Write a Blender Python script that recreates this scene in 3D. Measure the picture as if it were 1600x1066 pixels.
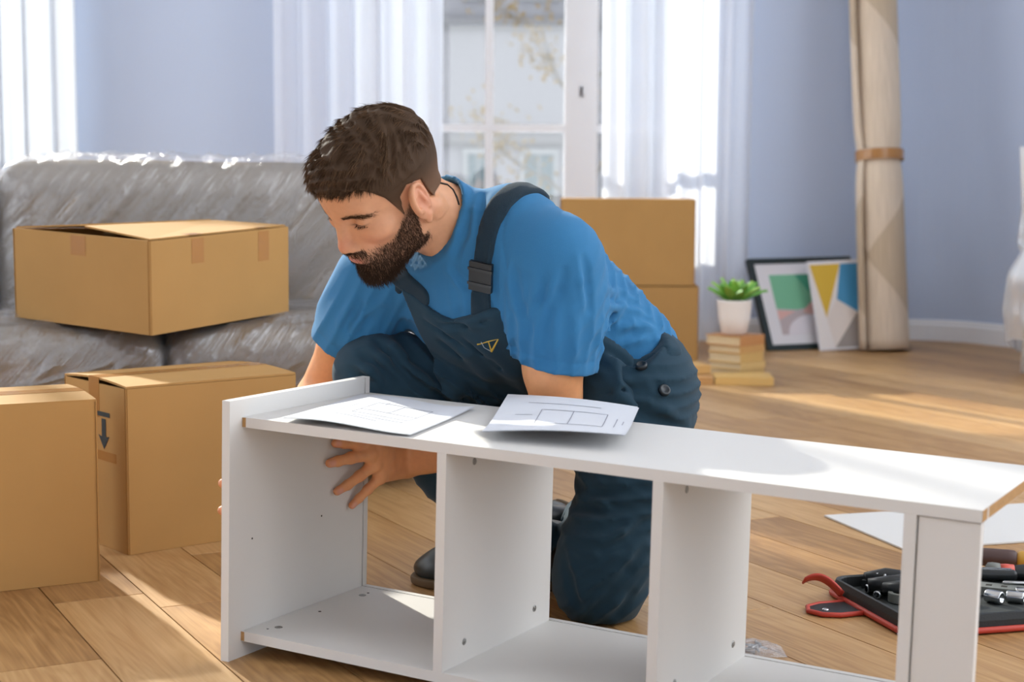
import bpy, bmesh, math, random
import numpy as np
from mathutils import Vector, Matrix, Euler, noise as mnoise
for _o in list(bpy.data.objects):
    bpy.data.objects.remove(_o, do_unlink=True)
C = bpy.context.scene.collection
SC = bpy.context.scene
PI = math.pi
R = math.radians
rnd = random.Random(7)

# ---------------------------------------------------------------- camera
F_PX, PITCH, ROLL, CAM_H = 2495.7, R(5.6138), R(0.294), 0.70
cam_data = bpy.data.cameras.new('camera')
cam_data.sensor_width = 36.0
cam_data.lens = 36.0 * F_PX / 1600.0
cam_data.clip_start = 0.05
cam_data.clip_end = 300
cam_data.dof.use_dof = True
cam_data.dof.focus_distance = 2.56
cam_data.dof.aperture_fstop = 5.0
cam = bpy.data.objects.new('camera', cam_data)
C.objects.link(cam)
_fwd = Vector((0, math.cos(PITCH), -math.sin(PITCH)))
_up0 = Vector((0, math.sin(PITCH), math.cos(PITCH)))
_rt0 = Vector((1, 0, 0))
_rt = _rt0 * math.cos(ROLL) + _up0 * math.sin(ROLL)
_up = _up0 * math.cos(ROLL) - _rt0 * math.sin(ROLL)
_m = Matrix((_rt, _up, -_fwd)).transposed().to_4x4()
_m.translation = Vector((0, 0, CAM_H))
cam.matrix_world = _m
SC.camera = cam

# ---------------------------------------------------------------- light and exposure
world = bpy.data.worlds.new('sky')
SC.world = world
world.use_nodes = True
wn = world.node_tree.nodes
wn['Background'].inputs['Color'].default_value = (0.925, 0.96, 1.0, 1)
wn['Background'].inputs['Strength'].default_value = 3.2
sun_data = bpy.data.lights.new('sun', 'SUN')
sun_data.energy = 7.5
sun_data.angle = R(1.2)
sun_data.color = (1.0, 0.93, 0.82)
sun = bpy.data.objects.new('sun', sun_data)
C.objects.link(sun)
SUN_EL = R(28)
_sd = Vector((0.515 * math.cos(SUN_EL), -0.857 * math.cos(SUN_EL), -math.sin(SUN_EL)))
sun.rotation_euler = (-_sd).to_track_quat('Z', 'Y').to_euler()
sun.location = (-3, 12, 8)

vs = SC.view_settings
vs.view_transform = 'Standard'
vs.look = 'None'
vs.gamma = 1.0
vs.exposure = 0.16
vs.use_curve_mapping = False
SC.display_settings.display_device = 'sRGB'
SC.cycles.use_denoising = True
SC.cycles.max_bounces = 8
SC.cycles.transparent_max_bounces = 12
SC.cycles.caustics_reflective = False
SC.cycles.caustics_refractive = False
SC.cycles.sample_clamp_indirect = 4.0

# ---------------------------------------------------------------- surveying helpers: where a sight line meets a real plane
def sight(px, py):
    u, v = px - 800.0, py - 533.0
    c, s = math.cos(ROLL), math.sin(ROLL)
    u, v = u * c + v * s, -u * s + v * c
    c, s = math.cos(PITCH), math.sin(PITCH)
    return Vector((u / F_PX, c - v / F_PX * s, -s - v / F_PX * c))
def on_z(px, py, z=0.0):
    d = sight(px, py)
    t = (z - CAM_H) / d.z
    return Vector((0, 0, CAM_H)) + d * t
def on_y(px, py, y):
    d = sight(px, py)
    return Vector((0, 0, CAM_H)) + d * (y / d.y)

# ---------------------------------------------------------------- object helpers
def srgb(r, g, b):
    def f(c):
        c /= 255.0
        return c / 12.92 if c <= 0.04045 else ((c + 0.055) / 1.055) ** 2.4
    return (f(r), f(g), f(b), 1.0)

def link(name, me, mat=None, parent=None):
    o = bpy.data.objects.new(name, me)
    C.objects.link(o)
    if mat is not None and me is not None:
        for m in (mat if isinstance(mat, (list, tuple)) else [mat]):
            me.materials.append(m)
    if parent is not None:
        o.parent = parent
    return o

def tag(o, label=None, cat=None, group=None, kind=None):
    if label: o['label'] = label
    if cat: o['category'] = cat
    if group: o['group'] = group
    if kind: o['kind'] = kind
    return o

def thing(name, label, cat, loc=(0, 0, 0), rotz=0.0, group=None):
    o = bpy.data.objects.new(name, None)
    o.empty_display_size = 0.05
    C.objects.link(o)
    o.location = loc
    o.rotation_euler = (0, 0, rotz)
    return tag(o, label, cat, group)

class MB:
    """collects shapes into one mesh"""
    def __init__(self):
        self.bm = bmesh.new()
    def box(self, x0, x1, y0, y1, z0, z1, M=None, mi=0):
        vs_ = [(x0, y0, z0), (x1, y0, z0), (x1, y1, z0), (x0, y1, z0), (x0, y0, z1), (x1, y0, z1), (x1, y1, z1), (x0, y1, z1)]
        return self.hexa(vs_, M, mi)
    def hexa(self, pts, M=None, mi=0):
        v = [self.bm.verts.new(M @ Vector(p) if M else Vector(p)) for p in pts]
        for f in ((0, 3, 2, 1), (4, 5, 6, 7), (0, 1, 5, 4), (1, 2, 6, 5), (2, 3, 7, 6), (3, 0, 4, 7)):
            self.bm.faces.new([v[i] for i in f]).material_index = mi
        return v
    def prism(self, poly, z0, z1, M=None, mi=0, top_in=0.0):
        n = len(poly)
        c = sum((Vector((p[0], p[1], 0)) for p in poly), Vector()) / n
        def mk(p, z, k=0.0):
            q = Vector((p[0], p[1], 0))
            if k: q += (c - q).normalized() * k
            q.z = z
            return self.bm.verts.new(M @ q if M else q)
        lo = [mk(p, z0) for p in poly]
        if top_in:
            mid = [mk(p, z1 - top_in) for p in poly]
            hi = [mk(p, z1, top_in) for p in poly]
            rings = [lo, mid, hi]
        else:
            hi = [mk(p, z1) for p in poly]
            rings = [lo, hi]
        for a, b in zip(rings, rings[1:]):
            for i in range(n):
                self.bm.faces.new((a[i], a[(i + 1) % n], b[(i + 1) % n], b[i])).material_index = mi
        self.bm.faces.new(list(reversed(lo))).material_index = mi
        self.bm.faces.new(hi).material_index = mi
    def lathe(self, prof, seg=24, M=None, mi=0, cap=True):
        rings = []
        for r, z in prof:
            if r < 1e-6:
                p = Vector((0, 0, z)); rings.append([self.bm.verts.new(M @ p if M else p)])
            else:
                ring = []
                for i in range(seg):
                    a = 2 * PI * i / seg
                    p = Vector((r * math.cos(a), r * math.sin(a), z))
                    ring.append(self.bm.verts.new(M @ p if M else p))
                rings.append(ring)
        for a, b in zip(rings, rings[1:]):
            for i in range(seg):
                j = (i + 1) % seg
                if len(a) == 1 and len(b) == 1: continue
                if len(a) == 1: f = self.bm.faces.new((a[0], b[j], b[i]))
                elif len(b) == 1: f = self.bm.faces.new((a[i], a[j], b[0]))
                else: f = self.bm.faces.new((a[i], a[j], b[j], b[i]))
                f.material_index = mi
        if cap:
            if len(rings[0]) > 1: self.bm.faces.new(list(reversed(rings[0]))).material_index = mi
            if len(rings[-1]) > 1: self.bm.faces.new(rings[-1]).material_index = mi
    def tube(self, pts, rad, seg=8, mi=0, flat=1.0, up=(0, 0, 1)):
        pts = [Vector(p) for p in pts]
        n = len(pts)
        rings = []
        up = Vector(up)
        for i, p in enumerate(pts):
            t = (pts[min(i + 1, n - 1)] - pts[max(i - 1, 0)]).normalized()
            a = up.cross(t)
            if a.length < 1e-4: a = Vector((1, 0, 0)).cross(t)
            a.normalize()
            b = t.cross(a)
            r = rad[i] if isinstance(rad, (list, tuple)) else rad
            rings.append([self.bm.verts.new(p + (a * math.cos(2 * PI * k / seg) + b * math.sin(2 * PI * k / seg) * flat) * r) for k in range(seg)])
        for a, b in zip(rings, rings[1:]):
            for k in range(seg):
                self.bm.faces.new((a[k], a[(k + 1) % seg], b[(k + 1) % seg], b[k])).material_index = mi
        self.bm.faces.new(list(reversed(rings[0]))).material_index = mi
        self.bm.faces.new(rings[-1]).material_index = mi
    def grid(self, f, nu, nv, mi=0):
        """sheet from f(i/nu, j/nv)"""
        V = [[self.bm.verts.new(f(i / nu, j / nv)) for j in range(nv + 1)] for i in range(nu + 1)]
        for i in range(nu):
            for j in range(nv):
                self.bm.faces.new((V[i][j], V[i + 1][j], V[i + 1][j + 1], V[i][j + 1])).material_index = mi
    def bevel(self, w, seg=1):
        es = [e for e in self.bm.edges if len(e.link_faces) == 2 and e.calc_face_angle(0) > 0.5]
        bmesh.ops.bevel(self.bm, geom=es, offset=w, segments=seg, affect='EDGES', profile=0.5)
        return self
    def build(self, name, mat, parent=None, smooth=False, fix=True):
        if fix: bmesh.ops.recalc_face_normals(self.bm, faces=self.bm.faces)
        me = bpy.data.meshes.new(name)
        self.bm.to_mesh(me)
        self.bm.free()
        if smooth:
            me.polygons.foreach_set('use_smooth', [True] * len(me.polygons))
        return link(name, me, mat, parent)

def smooth_angle(o, ang=40):
    me = o.data
    me.polygons.foreach_set('use_smooth', [True] * len(me.polygons))
    try:
        me.set_sharp_from_angle(angle=R(ang))
    except Exception:
        pass
    return o

# ---------------------------------------------------------------- materials
def new_mat(name):
    m = bpy.data.materials.new(name)
    m.use_nodes = True
    nt = m.node_tree
    return m, nt, nt.nodes['Principled BSDF']

def nd(nt, typ, **kw):
    n = nt.nodes.new(typ)
    for k, v in kw.items():
        if k.startswith('i_'):
            n.inputs[k[2:].replace('_', ' ')].default_value = v
        else:
            setattr(n, k, v)
    return n

def simple(name, col, rough=0.6, spec=0.5, metal=0.0, noise=0.0, nscale=40.0, bump=0.0, bscale=200.0, stretch=(1, 1, 1), coat=0.0):
    m, nt, p = new_mat(name)
    p.inputs['Base Color'].default_value = col
    p.inputs['Roughness'].default_value = rough
    p.inputs['Specular IOR Level'].default_value = spec
    p.inputs['Metallic'].default_value = metal
    p.inputs['Coat Weight'].default_value = coat
    if noise or bump:
        tc = nd(nt, 'ShaderNodeTexCoord')
        mp = nd(nt, 'ShaderNodeMapping')
        mp.inputs['Scale'].default_value = stretch
        nt.links.new(tc.outputs['Object'], mp.inputs[0])
    if noise:
        n = nd(nt, 'ShaderNodeTexNoise', i_Scale=nscale, i_Detail=5.0)
        nt.links.new(mp.outputs[0], n.inputs['Vector'])
        mr = nd(nt, 'ShaderNodeMapRange')
        mr.inputs['To Min'].default_value = 1 - noise
        mr.inputs['To Max'].default_value = 1 + noise
        nt.links.new(n.outputs['Fac'], mr.inputs['Value'])
        mx = nd(nt, 'ShaderNodeVectorMath', operation='SCALE')
        mx.inputs[0].default_value = col[:3]
        nt.links.new(mr.outputs[0], mx.inputs['Scale'])
        nt.links.new(mx.outputs[0], p.inputs['Base Color'])
    if bump:
        n = nd(nt, 'ShaderNodeTexNoise', i_Scale=bscale, i_Detail=4.0)
        nt.links.new(mp.outputs[0], n.inputs['Vector'])
        b = nd(nt, 'ShaderNodeBump')
        b.inputs['Strength'].default_value = bump
        b.inputs['Distance'].default_value = 0.002
        nt.links.new(n.outputs['Fac'], b.inputs['Height'])
        nt.links.new(b.outputs[0], p.inputs['Normal'])
    return m

def wood_plank_mat(name, c0, c1, c2):
    m, nt, p = new_mat(name)
    tc = nd(nt, 'ShaderNodeTexCoord')
    oi = nd(nt, 'ShaderNodeObjectInfo')
    off = nd(nt, 'ShaderNodeVectorMath', operation='SCALE')
    off.inputs[0].default_value = (37.0, 91.0, 13.0)
    nt.links.new(oi.outputs['Random'], off.inputs['Scale'])
    add = nd(nt, 'ShaderNodeVectorMath', operation='ADD')
    nt.links.new(tc.outputs['Object'], add.inputs[0])
    nt.links.new(off.outputs[0], add.inputs[1])
    # distortion along the grain
    mp = nd(nt, 'ShaderNodeMapping')
    mp.inputs['Scale'].default_value = (1.1, 7.0, 1.0)
    nt.links.new(add.outputs[0], mp.inputs[0])
    n1 = nd(nt, 'ShaderNodeTexNoise', i_Scale=1.6, i_Detail=3.0, i_Distortion=0.6)
    nt.links.new(mp.outputs[0], n1.inputs['Vector'])
    # growth rings: bands of a slow field
    mul = nd(nt, 'ShaderNodeMath', operation='MULTIPLY'); mul.inputs[1].default_value = 17.0
    nt.links.new(n1.outputs['Fac'], mul.inputs[0])
    fr = nd(nt, 'ShaderNodeMath', operation='PINGPONG'); fr.inputs[1].default_value = 1.0
    nt.links.new(mul.outputs[0], fr.inputs[0])
    mp2 = nd(nt, 'ShaderNodeMapping')
    mp2.inputs['Scale'].default_value = (4.0, 150.0, 1.0)
    nt.links.new(add.outputs[0], mp2.inputs[0])
    n2 = nd(nt, 'ShaderNodeTexNoise', i_Scale=1.0, i_Detail=4.0)
    nt.links.new(mp2.outputs[0], n2.inputs['Vector'])
    mp3 = nd(nt, 'ShaderNodeMapping')
    mp3.inputs['Scale'].default_value = (0.9, 3.2, 1.0)
    nt.links.new(add.outputs[0], mp3.inputs[0])
    n3 = nd(nt, 'ShaderNodeTexNoise', i_Scale=1.5, i_Detail=2.0)
    nt.links.new(mp3.outputs[0], n3.inputs['Vector'])
    a1 = nd(nt, 'ShaderNodeMath', operation='MULTIPLY_ADD'); a1.inputs[1].default_value = 0.13
    nt.links.new(fr.outputs[0], a1.inputs[0])
    s1 = nd(nt, 'ShaderNodeMath', operation='MULTIPLY'); s1.inputs[1].default_value = 0.45
    nt.links.new(n2.outputs['Fac'], s1.inputs[0])
    nt.links.new(s1.outputs[0], a1.inputs[2])
    a2 = nd(nt, 'ShaderNodeMath', operation='MULTIPLY_ADD'); a2.inputs[1].default_value = 0.36
    nt.links.new(n3.outputs['Fac'], a2.inputs[0])
    nt.links.new(a1.outputs[0], a2.inputs[2])
    # per board shade
    a3 = nd(nt, 'ShaderNodeMath', operation='MULTIPLY_ADD'); a3.inputs[1].default_value = 0.26
    nt.links.new(oi.outputs['Random'], a3.inputs[0])
    nt.links.new(a2.outputs[0], a3.inputs[2])
    cr = nd(nt, 'ShaderNodeValToRGB')
    cr.color_ramp.elements[0].position = 0.38; cr.color_ramp.elements[0].color = c0
    cr.color_ramp.elements[1].position = 0.86; cr.color_ramp.elements[1].color = c2
    e = cr.color_ramp.elements.new(0.61); e.color = c1
    nt.links.new(a3.outputs[0], cr.inputs[0])
    nt.links.new(cr.outputs[0], p.inputs['Base Color'])
    p.inputs['Roughness'].default_value = 0.42
    p.inputs['Specular IOR Level'].default_value = 0.4
    b = nd(nt, 'ShaderNodeBump'); b.inputs['Strength'].default_value = 0.12; b.inputs['Distance'].default_value = 0.001
    nt.links.new(n2.outputs['Fac'], b.inputs['Height'])
    nt.links.new(b.outputs[0], p.inputs['Normal'])
    return m

def sheer_mat(name, col, transp=0.3, transl=0.6):
    m, nt, p = new_mat(name)
    out = nt.nodes['Material Output']
    nt.nodes.remove(p)
    d = nd(nt, 'ShaderNodeBsdfDiffuse'); d.inputs['Color'].default_value = col
    t = nd(nt, 'ShaderNodeBsdfTranslucent'); t.inputs['Color'].default_value = col
    tr = nd(nt, 'ShaderNodeBsdfTransparent')
    m1 = nd(nt, 'ShaderNodeMixShader'); m1.inputs[0].default_value = transl
    nt.links.new(d.outputs[0], m1.inputs[1]); nt.links.new(t.outputs[0], m1.inputs[2])
    m2 = nd(nt, 'ShaderNodeMixShader'); m2.inputs[0].default_value = transp
    nt.links.new(m1.outputs[0], m2.inputs[1]); nt.links.new(tr.outputs[0], m2.inputs[2])
    nt.links.new(m2.outputs[0], out.inputs['Surface'])
    return m

def film_mat(name, cover=0.16, tint=(0.95, 0.96, 1.0, 1), rough=0.22, bscale=(6, 6, 6), bump=0.6, fog=0.08, rotn=(0, 0, 0)):
    """thin clear plastic film: mostly transparent, glossy, a little milky"""
    m, nt, p = new_mat(name)
    out = nt.nodes['Material Output']
    nt.nodes.remove(p)
    g = nd(nt, 'ShaderNodeBsdfGlossy'); g.inputs['Roughness'].default_value = rough
    g.inputs['Color'].default_value = tint
    d = nd(nt, 'ShaderNodeBsdfDiffuse'); d.inputs['Color'].default_value = tint
    tr = nd(nt, 'ShaderNodeBsdfTransparent')
    tc = nd(nt, 'ShaderNodeTexCoord')
    mp = nd(nt, 'ShaderNodeMapping', vector_type='TEXTURE'); mp.inputs['Scale'].default_value = [1.0 / v for v in bscale]
    mp.inputs['Rotation'].default_value = rotn
    nt.links.new(tc.outputs['Object'], mp.inputs[0])
    n = nd(nt, 'ShaderNodeTexNoise', i_Scale=1.0, i_Detail=6.0, i_Roughness=0.6, i_Distortion=0.7)
    nt.links.new(mp.outputs[0], n.inputs['Vector'])
    b = nd(nt, 'ShaderNodeBump'); b.inputs['Strength'].default_value = bump; b.inputs['Distance'].default_value = 0.02
    nt.links.new(n.outputs['Fac'], b.inputs['Height'])
    nt.links.new(b.outputs[0], g.inputs['Normal']); nt.links.new(b.outputs[0], d.inputs['Normal'])
    mg = nd(nt, 'ShaderNodeMixShader'); mg.inputs[0].default_value = fog / (fog + cover)
    nt.links.new(g.outputs[0], mg.inputs[1]); nt.links.new(d.outputs[0], mg.inputs[2])
    mx = nd(nt, 'ShaderNodeMixShader'); mx.inputs[0].default_value = cover + fog
    nt.links.new(tr.outputs[0], mx.inputs[1]); nt.links.new(mg.outputs[0], mx.inputs[2])
    nt.links.new(mx.outputs[0], out.inputs['Surface'])
    return m

M = {}
M['plank'] = wood_plank_mat('oak laminate', srgb(150, 110, 66), srgb(184, 142, 92), srgb(206, 168, 118))
M['wall'] = simple('lavender wall paint', srgb(190, 202, 224), 0.85, 0.2, noise=0.02, nscale=2.0)
M['white_paint'] = simple('white gloss paint', srgb(236, 236, 238), 0.4)
M['ceiling'] = simple('ceiling paint', srgb(238, 238, 238), 0.9)
M['melamine'] = simple('white melamine', srgb(218, 216, 213), 0.5, 0.22, bump=0.03, bscale=400)
M['chip'] = simple('raw chipboard edge', srgb(172, 132, 84), 0.85, noise=0.3, nscale=160)
M['card'] = simple('corrugated cardboard', srgb(182, 141, 86), 0.8, 0.25, noise=0.07, nscale=9, bump=0.08, bscale=60)
M['card_in'] = simple('cardboard inside', srgb(176, 130, 78), 0.85, 0.2, noise=0.06, nscale=9)
M['tape'] = simple('brown packing tape', srgb(176, 126, 72), 0.22, 0.5, noise=0.05, nscale=30, bump=0.1, bscale=30)
M['ink'] = simple('dark ink', srgb(44, 50, 52), 0.7)
M['sheer'] = sheer_mat('sheer curtain', (0.90, 0.92, 0.97, 1), 0.17, 0.6)
M['metal'] = simple('zinc metal', srgb(150, 150, 148), 0.3, metal=1.0)
M['dark'] = simple('dark recess', srgb(46, 40, 34), 0.9)
M['black'] = simple('black lacquer', srgb(24, 38, 38), 0.4)
# ================================================================ setting
YB = 7.27            # back wall
XL, XR = -4.7, 2.85  # side walls
YF = -4.5
CEIL = 4.25
W_X0, W_X1 = -0.73, 0.74
W2_X0, W2_X1 = -4.35, -1.98
W_Z0, W_Z1 = 0.50, 3.95
# wall line on the right: a rounded corner, then a slanted bay
_corner = [(1.80, YB)]
for k in range(1, 9):
    a = k / 8 * R(57)
    _corner.append((1.80 + 0.34 * math.sin(a), YB - 0.34 * (1 - math.cos(a))))
_cx, _cy = _corner[-1]
_dx, _dy = math.cos(R(-57)), math.sin(R(-57))
_t = (XR - _cx) / _dx
_corner.append((XR, _cy + _dy * _t))
_corner.append((XR, YF))
ROOM = [(XL, YF), (XL, YB)] + _corner

def clip_poly(poly, room):
    """convex clip, room given clockwise seen from above"""
    out = list(poly)
    n = len(room)
    for i in range(n):
        ax, ay = room[i]; bx, by = room[(i + 1) % n]
        inp, out = out, []
        if not inp: break
        def side(p): return (bx - ax) * (p[1] - ay) - (by - ay) * (p[0] - ax)
        for j in range(len(inp)):
            p, q = inp[j], inp[(j + 1) % len(inp)]
            sp, sq = side(p), side(q)
            if sp <= 0: out.append(p)
            if (sp < 0 < sq) or (sq < 0 < sp):
                t = sp / (sp - sq)
                out.append((p[0] + (q[0] - p[0]) * t, p[1] + (q[1] - p[1]) * t))
    return out

# ---- floor: a sub-floor that carries the laminate boards
mb = MB()
mb.prism(list(reversed(ROOM)), -0.06, -0.012)
floor = tag(mb.build('floor', simple('floor underlay', srgb(150, 132, 108), 0.8)), 'oak laminate floor of long narrow boards', kind='structure')
PA = R(-62.5)
pd = Vector((math.cos(PA), math.sin(PA)))      # along the boards
pn = Vector((-math.sin(PA), math.cos(PA)))     # across
PW, PL = 0.1525, 1.28
room_in = [(x, y) for x, y in ROOM]
for row in range(-24, 60):
    s0 = 0.679 + row * PW
    shift = (row * 0.47 + 0.13 * ((row * 7) % 5)) % 1.0 * PL
    if row == -0: shift = 0
    for k in range(-9, 6):
        t0 = k * PL + shift
        g = 0.0011
        cs = [(t0 + g, s0 + g), (t0 + PL - g, s0 + g), (t0 + PL - g, s0 + PW - g), (t0 + g, s0 + PW - g)]
        poly = [(pd.x * t + pn.x * s, pd.y * t + pn.y * s) for t, s in cs]
        if max(p[1] for p in poly) < 1.55: continue
        cx = sum(p[0] for p in poly) / 4; cy = sum(p[1] for p in poly) / 4
        if abs(cx) > 0.36 * max(cy, 0) + 1.0: continue
        pc = clip_poly(poly, room_in)
        if len(pc) < 3: continue
        # board local frame: x along the board
        O = Vector((pd.x * t0 + pn.x * s0, pd.y * t0 + pn.y * s0, 0))
        loc = [(((p[0] - O.x) * pd.x + (p[1] - O.y) * pd.y), ((p[0] - O.x) * pn.x + (p[1] - O.y) * pn.y)) for p in pc]
        ar = sum(loc[i][0] * loc[(i + 1) % len(loc)][1] - loc[(i + 1) % len(loc)][0] * loc[i][1] for i in range(len(loc)))
        if abs(ar) < 0.004: continue
        if ar < 0: loc.reverse()
        mb = MB()
        mb.prism(loc, -0.011, 0.0, top_in=0.0008)
        o = mb.build('plank', M['plank'], floor)
        o.location = O
        o.rotation_euler = (0, 0, PA)

# ---- back wall with two window openings
def wall_with_holes(name, x0, x1, y0, y1, z1, holes, mat):
    mb = MB()
    xs = [x0]
    for h in sorted(holes): xs += [h[0], h[1]]
    xs.append(x1)
    for i in range(0, len(xs), 2):
        mb.box(xs[i], xs[i + 1], y0, y1, 0, z1)
    for h in holes:
        mb.box(h[0], h[1], y0, y1, 0, h[2])
        mb.box(h[0], h[1], y0, y1, h[3], z1)
    return tag(mb.build(name, mat), kind='structure')
wall_with_holes('wall_back', XL - 0.2, 1.82, YB, YB + 0.32, CEIL, [(W_X0, W_X1, W_Z0, W_Z1), (W2_X0, W2_X1, W_Z0, W_Z1)], M['wall'])
mb = MB()
th = 0.2
def wseg(a, b, z0, z1):
    d = Vector((b[0] - a[0], b[1] - a[1])).normalized(); n = Vector((-d.y, d.x))
    mb.hexa([(a[0], a[1], z0), (b[0], b[1], z0), (b[0] + n.x * th, b[1] + n.y * th, z0), (a[0] + n.x * th, a[1] + n.y * th, z0),
             (a[0], a[1], z1), (b[0], b[1], z1), (b[0] + n.x * th, b[1] + n.y * th, z1), (a[0] + n.x * th, a[1] + n.y * th, z1)])
for yy0, yy1 in ((4.3, 0.9), (-0.2, -2.8)):      # tall unseen openings added in the right wall for light from that side
    wseg((XR, yy0), (XR, yy1), 0, W_Z0); wseg((XR, yy0), (XR, yy1), W_Z1, CEIL)
pl = _corner[:-1]
for (a, b) in list(zip(pl, pl[1:])) + [(_corner[-2], (XR, 4.3)), ((XR, 0.9), (XR, -0.2)), ((XR, -2.8), (XR, YF))]:
    d = Vector((b[0] - a[0], b[1] - a[1])).normalized(); n = Vector((-d.y, d.x))
    mb.hexa([(a[0], a[1], 0), (b[0], b[1], 0), (b[0] + n.x * th, b[1] + n.y * th, 0), (a[0] + n.x * th, a[1] + n.y * th, 0),
             (a[0], a[1], CEIL), (b[0], b[1], CEIL), (b[0] + n.x * th, b[1] + n.y * th, CEIL), (a[0] + n.x * th, a[1] + n.y * th, CEIL)])
tag(mb.build('wall_right', M['wall']), kind='structure')
# left wall: two tall openings added, unseen, for side light; rear opening added for fill
mb = MB()
for y0, y1, z0, z1 in ((YF, 0.9, 0, CEIL), (3.1, 4.0, 0, CEIL), (6.2, YB, 0, CEIL)):
    mb.box(XL - 0.2, XL, y0, y1, z0, z1)
for y0, y1 in ((0.9, 3.1), (4.0, 6.2)):
    mb.box(XL - 0.2, XL, y0, y1, 0, W_Z0); mb.box(XL - 0.2, XL, y0, y1, W_Z1, CEIL)
tag(mb.build('wall_left', M['wall']), kind='structure')
mb = MB()
mb.box(XL - 0.2, -1.5, YF - 0.2, YF, 0, CEIL); mb.box(0.8, XR + 0.2, YF - 0.2, YF, 0, CEIL); mb.box(-1.5, 0.8, YF - 0.2, YF, 2.6, CEIL)
tag(mb.build('wall_front', M['wall']), kind='structure')
mb = MB(); mb.box(XL - 0.2, XR + 0.2, YF, YB + 0.32, CEIL, CEIL + 0.15)
tag(mb.build('ceiling', M['ceiling']), kind='structure')
# skirting boards with a stepped profile
def skirting(name, pts):
    mb = MB()
    prof = [(0, 0), (0.016, 0), (0.016, 0.07), (0.011, 0.082), (0.011, 0.09), (0.004, 0.096), (0, 0.096)]
    rings = []
    P = [Vector((p[0], p[1], 0)) for p in pts]
    for i, p in enumerate(P):
        d = (P[min(i + 1, len(P) - 1)] - P[max(i - 1, 0)]).normalized()
        n = Vector((d.y, -d.x, 0))
        rings.append([mb.bm.verts.new(p + n * (a + 0.0008) + Vector((0, 0, z + 0.0005))) for a, z in prof])
    for a, b in zip(rings, rings[1:]):
        for k in range(len(prof)):
            mb.bm.faces.new((a[k], b[k], b[(k + 1) % len(prof)], a[(k + 1) % len(prof)]))
    mb.bm.faces.new(rings[0]); mb.bm.faces.new(list(reversed(rings[-1])))
    return tag(mb.build(name, M['white_paint']), kind='structure')
skirting('baseboard_back', [(XL + 0.01, YB), (-1.0, YB), (1.0, YB)] + [_corner[0]])
skirting('baseboard_right', _corner)

# ---- windows: white timber frames with posts, sashes, bars and panes
def glass_mat():
    m, nt, p = new_mat('window glass')
    out = nt.nodes['Material Output']
    nt.nodes.remove(p)
    g = nd(nt, 'ShaderNodeBsdfGlossy'); g.inputs['Roughness'].default_value = 0.02
    tr = nd(nt, 'ShaderNodeBsdfTransparent'); tr.inputs['Color'].default_value = (0.96, 0.98, 0.98, 1)
    mx = nd(nt, 'ShaderNodeMixShader'); mx.inputs[0].default_value = 0.05
    nt.links.new(tr.outputs[0], mx.inputs[1]); nt.links.new(g.outputs[0], mx.inputs[2])
    nt.links.new(mx.outputs[0], out.inputs['Surface'])
    return m
M['glass'] = glass_mat()
def make_window(name, x0, x1, z0, z1, secs, bars):
    """secs: list of (x0, x1, n panes across) glazed sections between posts"""
    y0, y1 = YB + 0.10, YB + 0.17
    w = bpy.data.objects.new(name, None); C.objects.link(w); w.location = ((x0 + x1) / 2, YB + 0.13, z0)
    tag(w, kind='structure')
    L = Vector(w.location)
    def B(nm, a, b, c, d, e, f, mat, par, bev=0.004):
        mb = MB(); mb.box(a - L.x, b - L.x, c - L.y, d - L.y, e - L.z, f - L.z)
        if bev: mb.bevel(bev)
        return mb.build(nm, mat, par)
    fr = B('frame', x0, x0 + 0.045, y0, y1, z0, z1, M['white_paint'], w)
    B('frame', x1 - 0.045, x1, y0, y1, z0, z1, M['white_paint'], w)
    B('frame', x0 + 0.045, x1 - 0.045, y0, y1, z1 - 0.06, z1, M['white_paint'], w)
    B('frame', x0 + 0.045, x1 - 0.045, y0, y1, z0, z0 + 0.06, M['white_paint'], w)
    xs = sorted(secs)
    for a, b in zip(xs, xs[1:]):
        B('post', a[1], b[0], y0 - 0.015, y1, z0 + 0.06, z1 - 0.06, M['white_paint'], w)
    for a, b, n in xs:
        zz = [z0 + 0.06] + bars + [z1 - 0.06]
        for zb in bars:
            B('bar', a, b, y0 + 0.015, y1 - 0.015, zb - 0.017, zb + 0.017, M['white_paint'], w)
        for k in range(1, n):
            xm = a + (b - a) * k / n
            for s, t in zip(zz, zz[1:]):
                B('muntin', xm - 0.019, xm + 0.019, y0 + 0.018, y1 - 0.018, s + 0.017, t - 0.017, M['white_paint'], w)
        for k in range(n):
            for s, t in zip(zz, zz[1:]):
                B('pane', a + (b - a) * k / n, a + (b - a) * (k + 1) / n, y0 + 0.033, y0 + 0.036, s, t, M['glass'], w, 0)
    mb = MB(); mb.box(-0.006, 0.006, -0.010, 0.004, -0.022, 0.022); mb.bevel(0.002)
    h = mb.build('latch', M['white_paint'], w); h.location = Vector((0.31, y0 - 0.016, 1.12)) - L
    return w
make_window('window_1', W_X0, W_X1, W_Z0, W_Z1, [(-0.685, -0.60, 1), (-0.455, 0.235, 2), (0.385, 0.695, 1)], [0.955, 1.85, 2.85])
make_window('window_2', W2_X0, W2_X1, W_Z0, W_Z1, [(-4.305, -3.60, 1), (-3.53, -2.80, 1), (-2.73, -2.025, 1)], [0.955, 1.85, 2.85])

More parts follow.
